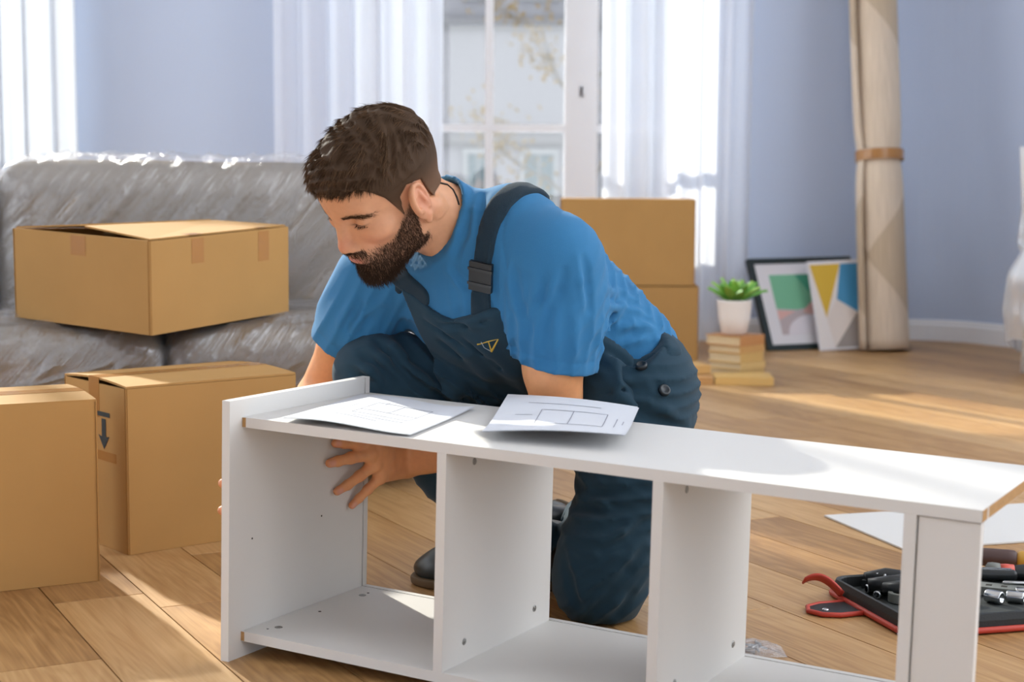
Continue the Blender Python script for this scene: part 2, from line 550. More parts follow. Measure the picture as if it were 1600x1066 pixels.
# ---- sheer curtains hung in soft pleats in front of the windows
M['sheer_dimmed'] = sheer_mat('dimmed sheer curtain', (0.62, 0.65, 0.70, 1), 0.04, 0.4)  # greyer copy of the sheer: weaker backlight put into the colour
def curtain(label, x0, x1, y, amp, waves, seed, top=4.0, flare=0.0, mat='sheer'):
    r = random.Random(seed)
    ph = [r.uniform(0, 6.28) for _ in range(6)]
    def f(u, v):
        x = x0 + (x1 - x0) * u + flare * (1 - v) * (u - 0.5)
        z = 0.015 + (top - 0.015) * v
        a = u * waves * 2 * PI
        d = math.sin(a + ph[0] + 0.5 * math.sin(a * 0.37 + ph[1])) * amp + 0.45 * amp * math.sin(a * 2.3 + ph[2] + v * 0.6) + 0.3 * amp * math.sin(a * 0.5 + ph[3])
        x += 0.6 * amp * math.cos(a * 1.1 + ph[4]) * (0.6 + 0.4 * (1 - v))
        return Vector((x, y + d * (0.75 + 0.25 * (1 - v)), z))
    mb = MB()
    mb.grid(f, int(90 * max(0.4, (x1 - x0))) + int(waves * 10), 14)
    o = mb.build('curtain', M[mat], smooth=True, fix=False)
    return tag(o, label, 'curtain')
curtain('white sheer curtain hanging over the far left window behind the sofa', -2.42, -1.93, 7.06, 0.03, 4, 3, mat='sheer_dimmed')
curtain('white sheer curtain between bare wall and bright window, behind the man', -1.06, -0.30, 7.02, 0.028, 6, 4)
curtain('bright white sheer curtain hanging behind the two stacked cardboard boxes', 0.385, 1.04, 7.00, 0.034, 5, 11, flare=-0.06)

# ---- outside: a pale facade across the street and an autumn branch
bld = thing('apartment_facade', 'pale plastered apartment house facade seen through the window', 'building', (0, 46, -9))
fm = simple('facade plaster', srgb(103, 101, 105), 0.9, noise=0.05, nscale=0.6)
mb = MB(); mb.box(-22, 22, 0, 6, 0, 34)
mb.build('wall', fm, bld)
for zc in (10.9, 14.2, 21.5):
    mb = MB(); mb.box(-22, 22, -0.22, 0.0, zc, zc + 0.16); mb.box(-22, 22, -0.14, 0.0, zc - 0.12, zc)
    mb.build('cornice', simple('cornice stone', srgb(92, 90, 92), 0.9), bld)
M['facade_trim'] = simple('facade stone trim', srgb(106, 106, 108), 0.8)
wg = simple('facade window glass', srgb(64, 74, 78), 0.2)
for row, z0 in enumerate((8.8, 15.0, 18.0)):
    for k, xc in enumerate([-10.2, -8, -5.6, -3.2, -1.0, 0.75, 3.0, 5.2, 7.6, 10]):
        ww = 0.30 if k % 2 == 0 else 0.42
        mb = MB()
        for s in (-1, 1):
            mb.box(xc + s * (ww + 0.06) - 0.07, xc + s * (ww + 0.06) + 0.07, -0.08, 0.0, z0, z0 + 1.75)
        mb.box(xc - ww - 0.16, xc + ww + 0.16, -0.1, 0.0, z0 + 1.75, z0 + 1.92)
        mb.box(xc - ww - 0.16, xc + ww + 0.16, -0.14, 0.0, z0 - 0.12, z0)
        mb.box(xc - 0.03, xc + 0.03, -0.05, 0.0, z0, z0 + 1.75)
        w_ = mb.build('window', M['facade_trim'], bld)
        mb = MB(); mb.box(xc - ww, xc + ww, -0.03, -0.001, z0, z0 + 1.75)
        mb.build('pane', wg, w_)
tr = thing('street_tree', 'bare autumn tree with yellow brown leaves outside the window', 'tree', (0.7, 15.0, -6.0))
bk = simple('tree bark', srgb(88, 82, 76), 0.9)
lf = simple('autumn leaf', srgb(104, 84, 48), 0.8)
mb = MB()
r = random.Random(5)
leaf_pts = []
def limb(p, d, ln, rad, dep):
    pts = [p]; rr = [rad]
    for k in range(5):
        d = (d + Vector((r.uniform(-.25, .25), r.uniform(-.25, .25), r.uniform(-.1, .2)))).normalized()
        p = p + d * ln / 5; pts.append(p); rr.append(rad * (1 - 0.12 * (k + 1)))
        if dep < 2: leaf_pts.append(p)
    mb.tube(pts, rr, 5)
    if dep > 0:
        for _ in range(3):
            q = pts[r.randint(2, 5)]
            limb(q, (d + Vector((r.uniform(-1, 1), r.uniform(-.6, .6), r.uniform(-.5, .6)))).normalized(), ln * 0.6, rad * 0.5, dep - 1)
limb(Vector((0, 0, 0)), Vector((0, 0, 1)), 5.0, 0.11, 0)
for zt in (4.8, 5.6, 6.4, 7.3, 8.3):
    limb(Vector((0.05, 0, zt)), Vector((-0.8 if zt < 8 else -.5, 0.1, 0.5)), 1.0, 0.02, 2)
    limb(Vector((0.0, 0, zt + .3)), Vector((0.6, 0.1, 0.7)), 0.8, 0.02, 1)
limb(Vector((0, 0, 5.0)), Vector((-.03, 0, 1)), 5.0, 0.06, 1)
mb.build('trunk', bk, tr)
mb = MB()
for p in leaf_pts:
    if r.random() < (0.75 if p.x > 0.3 else 0.35): continue
    for _ in range(5):
        q = p + Vector((r.gauss(0, .09), r.gauss(0, .09), r.gauss(0, .09)))
        a = Vector((r.uniform(-1, 1), r.uniform(-1, 1), r.uniform(-1, 1))).normalized() * 0.035
        b = a.cross(Vector((r.uniform(-1, 1), r.uniform(-1, 1), r.uniform(-1, 1)))).normalized() * 0.02
        c = a.cross(b).normalized() * 0.008
        v = [mb.bm.verts.new(q + x) for x in (-a, b + c, a, -b + c)]
        mb.bm.faces.new(v)
tag(mb.build('leaves', lf, tr, fix=False), kind='stuff')
# ================================================================ bookcase lying on its side
U_YAW, U_TILT = R(-29.639), R(1.3335)
UO = Vector((-0.42611, 2.29249, 0.0))
q = dict(Hp=0.3867, Dp=0.3522, zb=0.0251, zt=0.3603, t=0.0149, s=0.0286, tp=0.0142, x1=0.3503, x2=0.6711, x3=0.9905, tq=0.0145, L=1.0795)
shelf = thing('bookcase', 'white bookcase lying on its side, being put together by the kneeling man', 'bookcase', UO)
shelf.rotation_euler = Euler((0, U_TILT, U_YAW), 'XYZ')
UM = Matrix.Translation(UO) @ Euler((0, U_TILT, U_YAW), 'XYZ').to_matrix().to_4x4()
Dp, s_, t_ = q['Dp'], q['s'], q['t']
GR = Dp - 0.0125   # groove for the back sheet
def board(name, x0, x1, y0, y1, z0, z1, par=shelf, mat=None, bev=0.0012):
    mb = MB(); mb.box(x0, x1, y0, y1, z0, z1); mb.bevel(bev, 2)
    return mb.build(name, mat or M['melamine'], par)
def grooved(name, axis, x0, x1, y0, y1, z0, z1, face):
    """board with a saw groove near its back edge; face: 'x1', 'z0' or 'z1' carries the groove"""
    mb = MB()
    g0, g1, dp = GR - 0.0018, GR + 0.0018, 0.006
    if face == 'x1':
        prof = [(x0, y0), (x1, y0), (x1, g0), (x1 - dp, g0), (x1 - dp, g1), (x1, g1), (x1, y1), (x0, y1)]
        mb.prism(prof, z0, z1)
    else:
        sgn = 1 if face == 'z1' else -1
        zf, zo = (z1, z0) if face == 'z1' else (z0, z1)
        prof = [(y0, zo), (y0, zf), (g0, zf), (g0, zf - sgn * dp), (g1, zf - sgn * dp), (g1, zf), (y1, zf), (y1, zo)]
        A = [mb.bm.verts.new((x0, a, b)) for a, b in prof]; B_ = [mb.bm.verts.new((x1, a, b)) for a, b in prof]
        n = len(prof)
        for i in range(n): mb.bm.faces.new((A[i], A[(i + 1) % n], B_[(i + 1) % n], B_[i]))
        mb.bm.faces.new(A); mb.bm.faces.new(B_)
    mb.bevel(0.0007)
    return mb.build(name, M['melamine'], shelf)
top_panel = grooved('end_panel', 'z', 0, q['tp'], 0, Dp, 0, q['Hp'], 'x1')
side_up = grooved('side_board', 'x', q['tp'] + 0.0006, q['L'], s_, Dp, q['zt'] - t_, q['zt'], 'z0')
side_lo = grooved('side_board', 'x', q['tp'] + 0.0006, q['L'], s_, Dp, q['zb'], q['zb'] + t_, 'z1')
# raw sawn ends on the open end of both side boards
for par, z0 in ((side_up, q['zt'] - t_), (side_lo, q['zb'])):
    mb = MB(); mb.box(q['L'], q['L'] + 0.0006, s_ + 0.0008, Dp - 0.0008, z0 + 0.0008, z0 + t_ - 0.0008)
    tag(mb.build('raw_edge', M['chip'], par), 'raw brown chipboard end')
    mb = MB(); mb.box(q['L'], q['L'] + 0.0011, s_ + 0.022, s_ + 0.027, z0 + 0.0008, z0 + t_ - 0.0008)
    mb.build('glue_spot', M['melamine'], par)
# dark sawn strip where the boards meet the end panel
for par, z0 in ((side_up, q['zt'] - t_), (side_lo, q['zb'])):
    mb = MB(); mb.box(q['tp'] + 0.0002, q['tp'] + 0.0062, s_ - 0.0005, s_ + 0.003, z0 + 0.0006, z0 + t_ - 0.0006)
    tag(mb.build('raw_edge', M['chip'], par), 'raw brown chipboard end')
zin0, zin1 = q['zb'] + t_, q['zt'] - t_
parts_ = []
for k in ('x1', 'x2', 'x3'):
    parts_.append(board('partition', q[k], q[k] + q['tq'], s_, Dp - 0.0135, zin0 + 0.0002, zin1 - 0.0002))
plinth = board('plinth', q['x3'] + q['tq'] + 0.0022, q['L'] - 0.0012, s_ + 0.0028, s_ + 0.017, zin0 + 0.0003, zin1 - 0.0016)
# screw heads and dowel holes
def screw(par, pos, nrm, rad=0.0052):
    mb = MB()
    rot = Vector(nrm).to_track_quat('Z', 'Y').to_matrix().to_4x4()
    mb.lathe([(0, 0.0012), (rad * 0.28, 0.0012), (rad * 0.34, 0.0004), (rad * 0.5, 0.0011), (rad * 0.9, 0.0008), (rad, 0.0), (rad, -0.002)], 14, Matrix.Translation(Vector(pos)) @ rot)
    return mb.build('cam_screw', M['metal'], par, smooth=True)
def hole(par, pos, nrm, rad=0.0024):
    mb = MB()
    rot = Vector(nrm).to_track_quat('Z', 'Y').to_matrix().to_4x4()
    mb.lathe([(rad, 0.0004), (rad, -0.003)], 10, Matrix.Translation(Vector(pos)) @ rot)
    return mb.build('dowel_hole', M['dark'], par)
for i, k in enumerate(('x1', 'x2', 'x3')):
    xf = q[k] + q['tq']
    if i < 2:
        screw(parts_[i], (xf, s_ + 0.075, zin1 - 0.022), (1, 0, 0))
        screw(parts_[i], (xf, s_ + 0.058, zin0 + 0.030), (1, 0, 0))
        screw(parts_[i], (xf, Dp - 0.062, zin0 + 0.030), (1, 0, 0))
hole(top_panel, (q['tp'], 0.053, 0.175), (1, 0, 0), 0.0015)
hole(top_panel, (q['tp'], 0.225, 0.178), (1, 0, 0), 0.0015)
screw(side_lo, (q['tp'] + 0.034, s_ + 0.046, zin0), (0, 0, 1), 0.0062)
screw(side_lo, (q['tp'] + 0.034, Dp - 0.060, zin0), (0, 0, 1), 0.0062)
hole(side_lo, (q['tp'] + 0.034, Dp - 0.044, zin0), (0, 0, 1), 0.0022)
hole(side_lo, (q['tp'] + 0.034, Dp - 0.175, zin0), (0, 0, 1), 0.0026)
hole(side_lo, (q['tp'] + 0.026, s_ + 0.030, zin0), (0, 0, 1), 0.0018)

# ---- two sheets of assembly drawings lying on the upper board
def paper_mat(name, rects):
    return simple(name, srgb(218, 221, 228), 0.75, 0.3)
M['paper'] = paper_mat('drawing paper', None)
M['pencil'] = simple('thin grey line ink', srgb(138, 140, 154), 0.8)
def sheet(label, corners, curl, lines, name='drawing_sheet', lift=0.0012, pages=1):
    """corners: four points TL, TR, BR, BL on the board (pixels); curl(u, v) height; lines: segments in sheet uv"""
    zt = None
    base = []
    for (px, py) in corners:
        # upper face of the upper board is a slightly tilted plane
        n = UM.to_3x3() @ Vector((0, 0, 1)); p0 = UM @ Vector((0, 0, q['zt']))
        d = sight(px, py); o = Vector((0, 0, CAM_H))
        t = (p0 - o).dot(n) / d.dot(n)
        base.append(o + d * t)
    n = UM.to_3x3() @ Vector((0, 0, 1))
    TL, TR, BR, BL = base
    cen = sum(base, Vector()) / 4
    def P(u, v, extra=0.0):
        p = (TL * (1 - u) + TR * u) * (1 - v) + (BL * (1 - u) + BR * u) * v
        return p - cen + n * (curl(u, v) + lift + extra)
    root = None
    for pg in range(pages):
        mb = MB()
        off = -0.0006 * pg
        mb.grid(lambda u, v: P(u + 0.01 * pg, v + 0.012 * pg, off), 24, 18)
        mb.grid(lambda u, v: P(1 - u + 0.01 * pg, v + 0.012 * pg, off - 0.0004), 24, 18)
        if pg == 0:
            root = mb.build(name, M['paper'], smooth=True, fix=False)
            root.location = cen
            tag(root, label, 'paper')
        else:
            mb.build('lower_page', M['paper'], root, smooth=True, fix=False)
    mb = MB()
    for (u0, v0, u1, v1) in lines:
        L_ = math.hypot(u1 - u0, v1 - v0); wu, wv = -(v1 - v0) / L_ * 0.003, (u1 - u0) / L_ * 0.004
        m = 8
        for k in range(m):
            a, b = k / m, (k + 1) / m
            qs = []
            for tt, sg in ((a, -1), (b, -1), (b, 1), (a, 1)):
                qs.append(mb.bm.verts.new(P(u0 + (u1 - u0) * tt + wu * sg, v0 + (v1 - v0) * tt + wv * sg, 0.0004)))
            mb.bm.faces.new(qs)
    tag(mb.build('line_drawing', M['pencil'], root, fix=False), kind='stuff')
    return root
def rect(u0, v0, u1, v1): return [(u0, v0, u1, v0), (u1, v0, u1, v1), (u1, v1, u0, v1), (u0, v1, u0, v0)]
sheet('sheet with a line drawing at the left end of the white board', [(563, 617), (742, 641), (640, 683), (440, 660)],
      lambda u, v: 0.010 * max(0, u - 0.55) ** 2 * 4 * (1 - v) + 0.006 * v * v + 0.003 * math.sin(u * 5),
      rect(0.32, 0.25, 0.78, 0.62) + [(0.32, 0.5, 0.78, 0.5), (0.40, 0.30, 0.40, 0.2), (0.2, 0.72, 0.62, 0.78), (0.2, 0.3, 0.2, 0.66), (0.35, 0.7, 0.8, 0.7), (0.55, 0.25, 0.55, 0.5)], pages=2)
sheet('sheet with a drawing, near edge curled up, in the middle of the board', [(793, 633), (996, 654), (972, 706), (752, 688)],
      lambda u, v: 0.012 + 0.004 * math.sin(u * 3) + 0.012 * max(0, v - 0.5) ** 2 * 3 + 0.004 * (1 - v) - 0.012 * (1 - u) * v * 0.8,
      rect(0.33, 0.36, 0.82, 0.72) + [(0.57, 0.36, 0.57, 0.72), (0.90, 0.45, 0.90, 0.7), (0.95, 0.5, 0.95, 0.6), (0.15, 0.5, 0.28, 0.5), (0.12, 0.7, 0.28, 0.72), (0.2, 0.2, 0.75, 0.2)], pages=2)

# ================================================================ cardboard boxes
def card_box(label, near, u, v, up, a, b, h, open_=0.0, tape_side='v', extra=None, group=None):
    """near: lower corner nearest the camera; u, v: unit edge directions; the box spans a along u, b along v"""
    root = thing('cardboard_box', label, 'box', near, 0, group)
    u, v, up = Vector(u).normalized(), Vector(v).normalized(), Vector(up).normalized()
    Rm = Matrix((u, v, up)).transposed()
    root.rotation_euler = Rm.to_euler()
    t = 0.004
    mb = MB()   # four walls and a bottom
    mb.box(0, a, 0, t, 0, h); mb.box(0, a, b - t, b, 0, h)
    mb.box(0, t, t, b - t, 0, h); mb.box(a - t, a, t, b - t, 0, h)
    mb.box(t, a - t, t, b - t, 0.001, t)
    bmesh.ops.bevel(mb.bm, geom=[e for e in mb.bm.edges if e.calc_length() > h * .9 and abs((e.verts[0].co - e.verts[1].co).z) > h * .9], offset=0.0025, segments=2, affect='EDGES')
    body = mb.build('carton', M['card'], root)
    return root
def closed_top(root, a, b, h, along='u', sag=0.0, rise=0.004, tape_w=0.024):
    """two lid flaps meeting at a taped seam that runs along u or v"""
    t = 0.004
    for s in (0, 1):
        mb = MB()
        if along == 'u':
            y0, y1 = (0.0008, b / 2 - 0.0008) if s == 0 else (b / 2 + 0.0008, b - 0.0008)
            zz = lambda y: h + 0.0006 + rise * math.sin(PI * y / b) + sag * (0.5 - abs(y / b - 0.5)) * 2
            mb.grid(lambda p, r_: Vector((0.0008 + (a - 0.0016) * p, y0 + (y1 - y0) * r_, zz(y0 + (y1 - y0) * r_))), 6, 8)
            mb.grid(lambda p, r_: Vector((0.0008 + (a - 0.0016) * (1 - p), y0 + (y1 - y0) * r_, zz(y0 + (y1 - y0) * r_) + t)), 6, 8)
        bmesh.ops.bridge_loops(mb.bm, edges=[e for e in mb.bm.edges if len(e.link_faces) == 1])
        mb.build('flap', M['card'], root, smooth=False)
    mb = MB()
    zc = h + rise + sag + t + 0.0009
    mb.box(0.001, a - 0.001, b / 2 - tape_w, b / 2 + tape_w, zc - 0.0002, zc + 0.0001)
    for x in (-0.0006, a + 0.0001):
        mb.box(x, x + 0.0005, b / 2 - tape_w, b / 2 + tape_w, h - 0.065, zc + 0.0001)
    mb.build('tape', M['tape'], root)
def uv_at(angle): return (math.cos(R(angle)), math.sin(R(angle)), 0)

# box at the left edge of the floor
b1 = card_box('sunlit cardboard box at the left edge, in front on the floor', (-0.723, 2.760, 0.0005), uv_at(-62.5 + 180), uv_at(207.5), (0, 0, 1), 0.235, 0.42, 0.320)
# here u runs back, v runs left: lid seam along v
def closed_top_v(root, a, b, h, rise=0.004, tape_w=0.024):
    t = 0.004
    for s in (0, 1):
        x0, x1 = (0.0008, a / 2 - 0.0008) if s == 0 else (a / 2 + 0.0008, a - 0.0008)
        zz = lambda x: h + 0.0006 + rise * math.sin(PI * x / a)
        mb = MB()
        mb.grid(lambda p, r_: Vector((x0 + (x1 - x0) * p, 0.0008 + (b - 0.0016) * r_, zz(x0 + (x1 - x0) * p))), 8, 6)
        mb.grid(lambda p, r_: Vector((x0 + (x1 - x0) * (1 - p), 0.0008 + (b - 0.0016) * r_, zz(x0 + (x1 - x0) * (1 - p)) + t)), 8, 6)
        bmesh.ops.bridge_loops(mb.bm, edges=[e for e in mb.bm.edges if len(e.link_faces) == 1])
        mb.build('flap', M['card'], root)
    mb = MB(); zc = h + rise + t + 0.0009
    mb.box(a / 2 - tape_w, a / 2 + tape_w, 0.001, b - 0.001, zc - 0.0002, zc + 0.0001)
    for y in (-0.0006, b + 0.0001):
        mb.box(a / 2 - tape_w, a / 2 + tape_w, y, y + 0.0005, h - 0.065, zc + 0.0001)
    mb.build('tape', M['tape'], root)
closed_top_v(b1, 0.235, 0.42, 0.318, rise=0.004)

# second floor box, with a printed arrow
b2 = card_box('closed cardboard box with a printed black arrow, on the floor against the sofa', (-0.719, 2.952, 0.0005), uv_at(40), uv_at(130), (0, 0, 1), 0.372, 0.268, 0.315)
closed_top(b2, 0.372, 0.268, 0.315, 'u', rise=0.007, tape_w=0.022)
mb = MB()   # arrow pointing down under a bar, printed on the narrow side
def on_side(yy, zz): return Vector((-0.0008, yy, zz))
yc = 0.094
def quad(pts, mb): mb.bm.faces.new([mb.bm.verts.new(on_side(*p)) for p in pts])
quad([(yc - 0.026, 0.262), (yc + 0.026, 0.262), (yc + 0.026, 0.253), (yc - 0.026, 0.253)], mb)
quad([(yc - 0.009, 0.249), (yc + 0.009, 0.249), (yc + 0.009, 0.214), (yc - 0.009, 0.214)], mb)
quad([(yc - 0.024, 0.217), (yc - 0.009, 0.214), (yc + 0.009, 0.214), (yc + 0.024, 0.217), (yc, 0.190)], mb)
mb.build('printed_arrow', M['ink'], b2, fix=False)
mb = MB(); mb.box(-0.0007, -0.0002, yc - 0.05, yc + 0.028, 0.168, 0.186); mb.build('tape', M['tape'], b2)

# open box on the sofa
n3 = Vector((-0.762, 3.36, 0.377))
u3 = Vector((0.53, 0.848, 0.050)).normalized(); v3 = Vector((-0.848, 0.53, 0.047)); v3 = (v3 - u3 * v3.dot(u3)).normalized()
b3 = card_box('half open cardboard box with loose lid flaps, sitting on the wrapped sofa', n3, u3, v3, u3.cross(v3), 0.45, 0.42, 0.2)
def flap(root, p0, p1, inward, ln, ang, taper=0.012):
    """lid flap hinged on p0-p1, ang above the horizontal"""
    p0, p1, inward = Vector(p0), Vector(p1), Vector(inward)
    e = (p1 - p0).normalized()
    d = inward * math.cos(ang) + Vector((0, 0, 1)) * math.sin(ang)
    n = e.cross(d).normalized() * 0.0035
    mb = MB()
    mb.hexa([p0, p1, p1 + d * ln - e * taper, p0 + d * ln + e * taper, p0 + n, p1 + n, p1 + d * ln - e * taper + n, p0 + d * ln + e * taper + n])
    return mb.build('flap', M['card'], root)
a3, bb3, h3 = 0.45, 0.42, 0.2
flap(b3, (0.006, 0.006, h3 + .001), (a3 - .006, 0.006, h3 + .001), (0, 1, 0), 0.205, R(4))
flap(b3, (a3 - .006, bb3 - .006, h3 + .001), (0.006, bb3 - .006, h3 + .001), (0, -1, 0), 0.19, R(5))
flap(b3, (a3 - .004, 0.01, h3 - .004), (a3 - .004, bb3 - .01, h3 - .004), (-1, 0, 0), 0.2, R(-4))
flap(b3, (0.004, bb3 - .01, h3 - .002), (0.004, 0.01, h3 - .002), (1, 0, 0), 0.19, R(-16))
for (x0, w, hh) in ((0.125, 0.038, 0.058), (0.342, 0.036, 0.072)):
    mb = MB(); mb.box(x0, x0 + w, -0.0007, -0.0002, h3 - hh, h3 - 0.004); mb.box(x0, x0 + w, -0.0007, 0.03, h3 + 0.0045, h3 + 0.005)
    mb.build('tape', M['tape'], b3)
mb = MB(); mb.box(-0.0007, -0.0002, 0.19, 0.235, h3 - 0.045, h3 - 0.002); mb.build('tape', M['tape'], b3)

for _o in b3.children:      # the empty box has twisted: its far corner sits lower
    for _v in _o.data.vertices:
        _v.co.z -= 0.030 * max(0, _v.co.x / a3) * max(0, _v.co.y / bb3) * (_v.co.z / h3)

# two boxes stacked by the window
def back_box(label, x0, x1, y0, y1, z0, h, rot):
    c = Vector((x1, y0, z0))
    b_ = card_box(label, c, (math.sin(rot) * -1, math.cos(rot), 0), (-math.cos(rot), -math.sin(rot), 0), (0, 0, 1), y1 - y0, x1 - x0, h - 0.008)
    closed_top_v(b_, y1 - y0, x1 - x0, h - 0.008, rise=0.0015)
    return b_
back_box('lower cardboard box of the stack of two in front of the curtain', 0.20, 0.745, 6.37, 6.86, 0.0005, 0.298, R(-2))
back_box('upper cardboard box of the stack of two in front of the curtain', 0.19, 0.728, 6.37, 6.84, 0.2995, 0.347, R(-2))
# ================================================================ sofa under plastic film
def rbox(mb, x0, x1, y0, y1, z0, z1, rad, n=(14, 10, 8), disp=None, M_=None):
    """rounded box; disp(p, normal) -> offset along the normal"""
    lo = Vector((x0, y0, z0)); hi = Vector((x1, y1, z1))
    seen = {}
    def vert(p):
        key = (round(p.x, 5), round(p.y, 5), round(p.z, 5))
        if key in seen: return seen[key]
        inner = Vector([min(max(p[i], lo[i] + rad), hi[i] - rad) for i in range(3)])
        d = p - inner
        nn = d.normalized() if d.length > 1e-9 else Vector((0, 0, 1))
        qv = inner + nn * rad
        if disp: qv = qv + nn * disp(qv, nn)
        v = mb.bm.verts.new(M_ @ qv if M_ else qv)
        seen[key] = v
        return v
    def warp(t): return t
    for ax in range(3):
        a1, a2 = (ax + 1) % 3, (ax + 2) % 3
        for side in (0, 1):
            G = []
            for i in range(n[a1] + 1):
                row = []
                for j in range(n[a2] + 1):
                    p = Vector((0, 0, 0))
                    p[ax] = hi[ax] if side else lo[ax]
                    def pos(k, m, l, h):
                        e = rad * 0.999
                        ks = [l, l + e * 0.3, l + e * 0.65, l + e]
                        mid = m - 6
                        ks += [l + e + (h - l - 2 * e) * (t + 1) / mid for t in range(mid)]
                        ks[-1] = h - e
                        ks += [h - e * 0.65, h - e * 0.3, h]
                        return ks[k]
                    p[a1] = pos(i, n[a1], lo[a1], hi[a1]); p[a2] = pos(j, n[a2], lo[a2], hi[a2])
                    row.append(vert(p))
                G.append(row)
            for i in range(n[a1]):
                for j in range(n[a2]):
                    f = [G[i][j], G[i + 1][j], G[i + 1][j + 1], G[i][j + 1]]
                    if not side: f.reverse()
                    if len(set(f)) == 4:
                        try: mb.bm.faces.new(f)
                        except ValueError: pass
M['sofa'] = simple('grey sofa weave', srgb(118, 106, 90), 0.9, 0.2, noise=0.08, nscale=120, bump=0.2, bscale=600)
M['film'] = film_mat('crinkled clear film', cover=0.16, fog=0.07, rough=0.2, bscale=(3.0, 5, 40), rotn=(0.0, -0.85, 0.2), bump=0.8)
sofa = thing('sofa', 'grey sofa wrapped in crinkled clear plastic film', 'sofa', (-0.13, 3.59, 0), R(10))
def nz(p, sc, seed=0.0): return mnoise.noise(Vector((p.x * sc + seed, p.y * sc + seed * 1.7, p.z * sc)))
def streak(p, ang, sc, ln, seed):
    """long narrow creases"""
    a = p.x * math.cos(ang) + (p.z + p.y * 0.7) * math.sin(ang)
    b = -p.x * math.sin(ang) + (p.z + p.y * 0.7) * math.cos(ang)
    v = mnoise.noise(Vector((a * ln + seed, b * sc, seed * 0.37 + p.y * 2)))
    return max(0.0, 1 - abs(v) * 5.0)
def puff(cx, cz, hx, hz, amt, axis):
    def f(p, n):
        u = (p.x - cx) / hx; w = ((p.z if axis == 'y' else p.y) - cz) / hz
        k = max(0, 1 - u * u) * max(0, 1 - w * w)
        return amt * k * abs(n.y if axis == 'y' else n.z) + 0.006 * nz(p, 6, cx)
    return f
mb = MB(); rbox(mb, -2.15, -0.01, 0.05, 1.0, 0.06, 0.20, 0.02, (20, 8, 8)); mb.build('base', M['sofa'], sofa, smooth=True)
seats = [(-0.64, 0.0), (-1.36, -0.64), (-2.15, -1.36)]
backs = [(-1.085, -0.03), (-2.15, -1.085)]
geo = []
for x0, x1 in seats:
    geo.append(('seat_cushion', (x0 + .004, x1 - .004, 0.0, 0.66, 0.19, 0.365), 0.06, puff((x0 + x1) / 2, 0.33, (x1 - x0) / 2, 0.33, 0.022, 'z')))
for x0, x1 in backs:
    geo.append(('back_cushion', (x0 + .004, x1 - .004, 0.62, 0.92, 0.30, 0.755), 0.085, puff((x0 + x1) / 2, 0.53, (x1 - x0) / 2, 0.23, 0.03, 'y')))
for nm, b, rad, dsp in geo:
    mb = MB(); rbox(mb, *b, rad, (20, 14, 14), dsp); mb.build(nm, M['sofa'], sofa, smooth=True)
mb = MB(); rbox(mb, -2.15, -0.02, 0.86, 1.0, 0.1, 0.70, 0.04, (20, 8, 12)); mb.build('backrest', M['sofa'], sofa, smooth=True)
for x in (-0.35, -2.0):
    for y in (0.1, 0.92):
        mb = MB(); mb.lathe([(0.018, 0), (0.024, 0.06)], 12, Matrix.Translation((x, y, 0))); mb.build('foot', M['dark'], sofa)
for nm, b, rad, dsp in geo:
    seat = nm[0] == 's'
    def fdisp(p, n, dsp=dsp, seat=seat):
        s = streak(p, 0.95 if not seat else 0.6, 9, 0.9, 3.1) ** 2 * 0.012 + streak(p, 1.25 if not seat else 0.35, 16, 1.6, 8.3) ** 2 * 0.008 + streak(p, 0.5, 24, 2.5, 1.3) * 0.002
        return dsp(p, n) + 0.006 + s
    mb = MB()
    e = 0.004
    rbox(mb, b[0] - e, b[1] + e, b[2] - e, b[3] + (e if seat else 0.10), b[4], b[5] + e, rad + e, (90, 44, 40), fdisp)
    mb.build('plastic_wrap', M['film'], sofa, smooth=True)

# ================================================================ plastic wrapped chair at the right edge
ch = thing('wrapped_chair', 'white chair bundled in milky plastic film at the right edge of the picture', 'chair', (2.155, 5.86, 0), R(12))
cw = M['white_paint']
for sx in (-1, 1):
    for sy in (-1, 1):
        mb = MB(); mb.tube([(sx * .185, sy * .18, 0.0), (sx * .175, sy * .17, 0.40)], [0.014, 0.02], 10); mb.build('leg', cw, ch, smooth=True)
mb = MB(); rbox(mb, -.21, .21, -.21, .21, .39, .43, .015, (8, 8, 8)); mb.build('seat', cw, ch, smooth=True)
mb = MB()
mb.grid(lambda u, v: Vector(((u - .5) * .40, .19 + .05 * v - .05 * math.sin(PI * u), .43 + .42 * v)), 10, 8)
o = mb.build('backrest', cw, ch, smooth=True, fix=False)
sm = o.modifiers.new('thick', 'SOLIDIFY'); sm.thickness = 0.016
M['film2'] = film_mat('milky wrapping film', cover=0.28, fog=0.42, rough=0.25, bscale=(9, 9, 5), bump=1.0, tint=(0.93, 0.94, 0.96, 1))
def wrap_pt(u, v):
    a = u * 2 * PI
    prof = [(0.0, 0.90), (0.16, 0.885), (0.21, 0.80), (0.225, 0.62), (0.235, 0.47), (0.285, 0.36), (0.29, 0.22), (0.27, 0.10)]
    k = v * (len(prof) - 1); i = min(int(k), len(prof) - 2); t = k - i
    r_ = prof[i][0] * (1 - t) + prof[i + 1][0] * t; z = prof[i][1] * (1 - t) + prof[i + 1][1] * t
    sq = 1.0 / max(abs(math.cos(a)), abs(math.sin(a))) ** 0.6
    w = 1 + 0.05 * math.sin(a * 9 + v * 3) * v + 0.035 * math.sin(a * 23 + 1.3) * v
    back = 1.0
    z2 = z + 0.035 * v * math.sin(a * 5 + 0.6)
    p = Vector((r_ * sq * w * math.cos(a), r_ * sq * w * math.sin(a) * back, z2))
    if z > 0.45: p.y = 0.12 + p.y * 0.55
    p += Vector((1, 1, 1)) * 0.012 * mnoise.noise(p * 9)
    return p
mb = MB(); mb.grid(wrap_pt, 96, 40); bmesh.ops.remove_doubles(mb.bm, verts=mb.bm.verts, dist=1e-4)
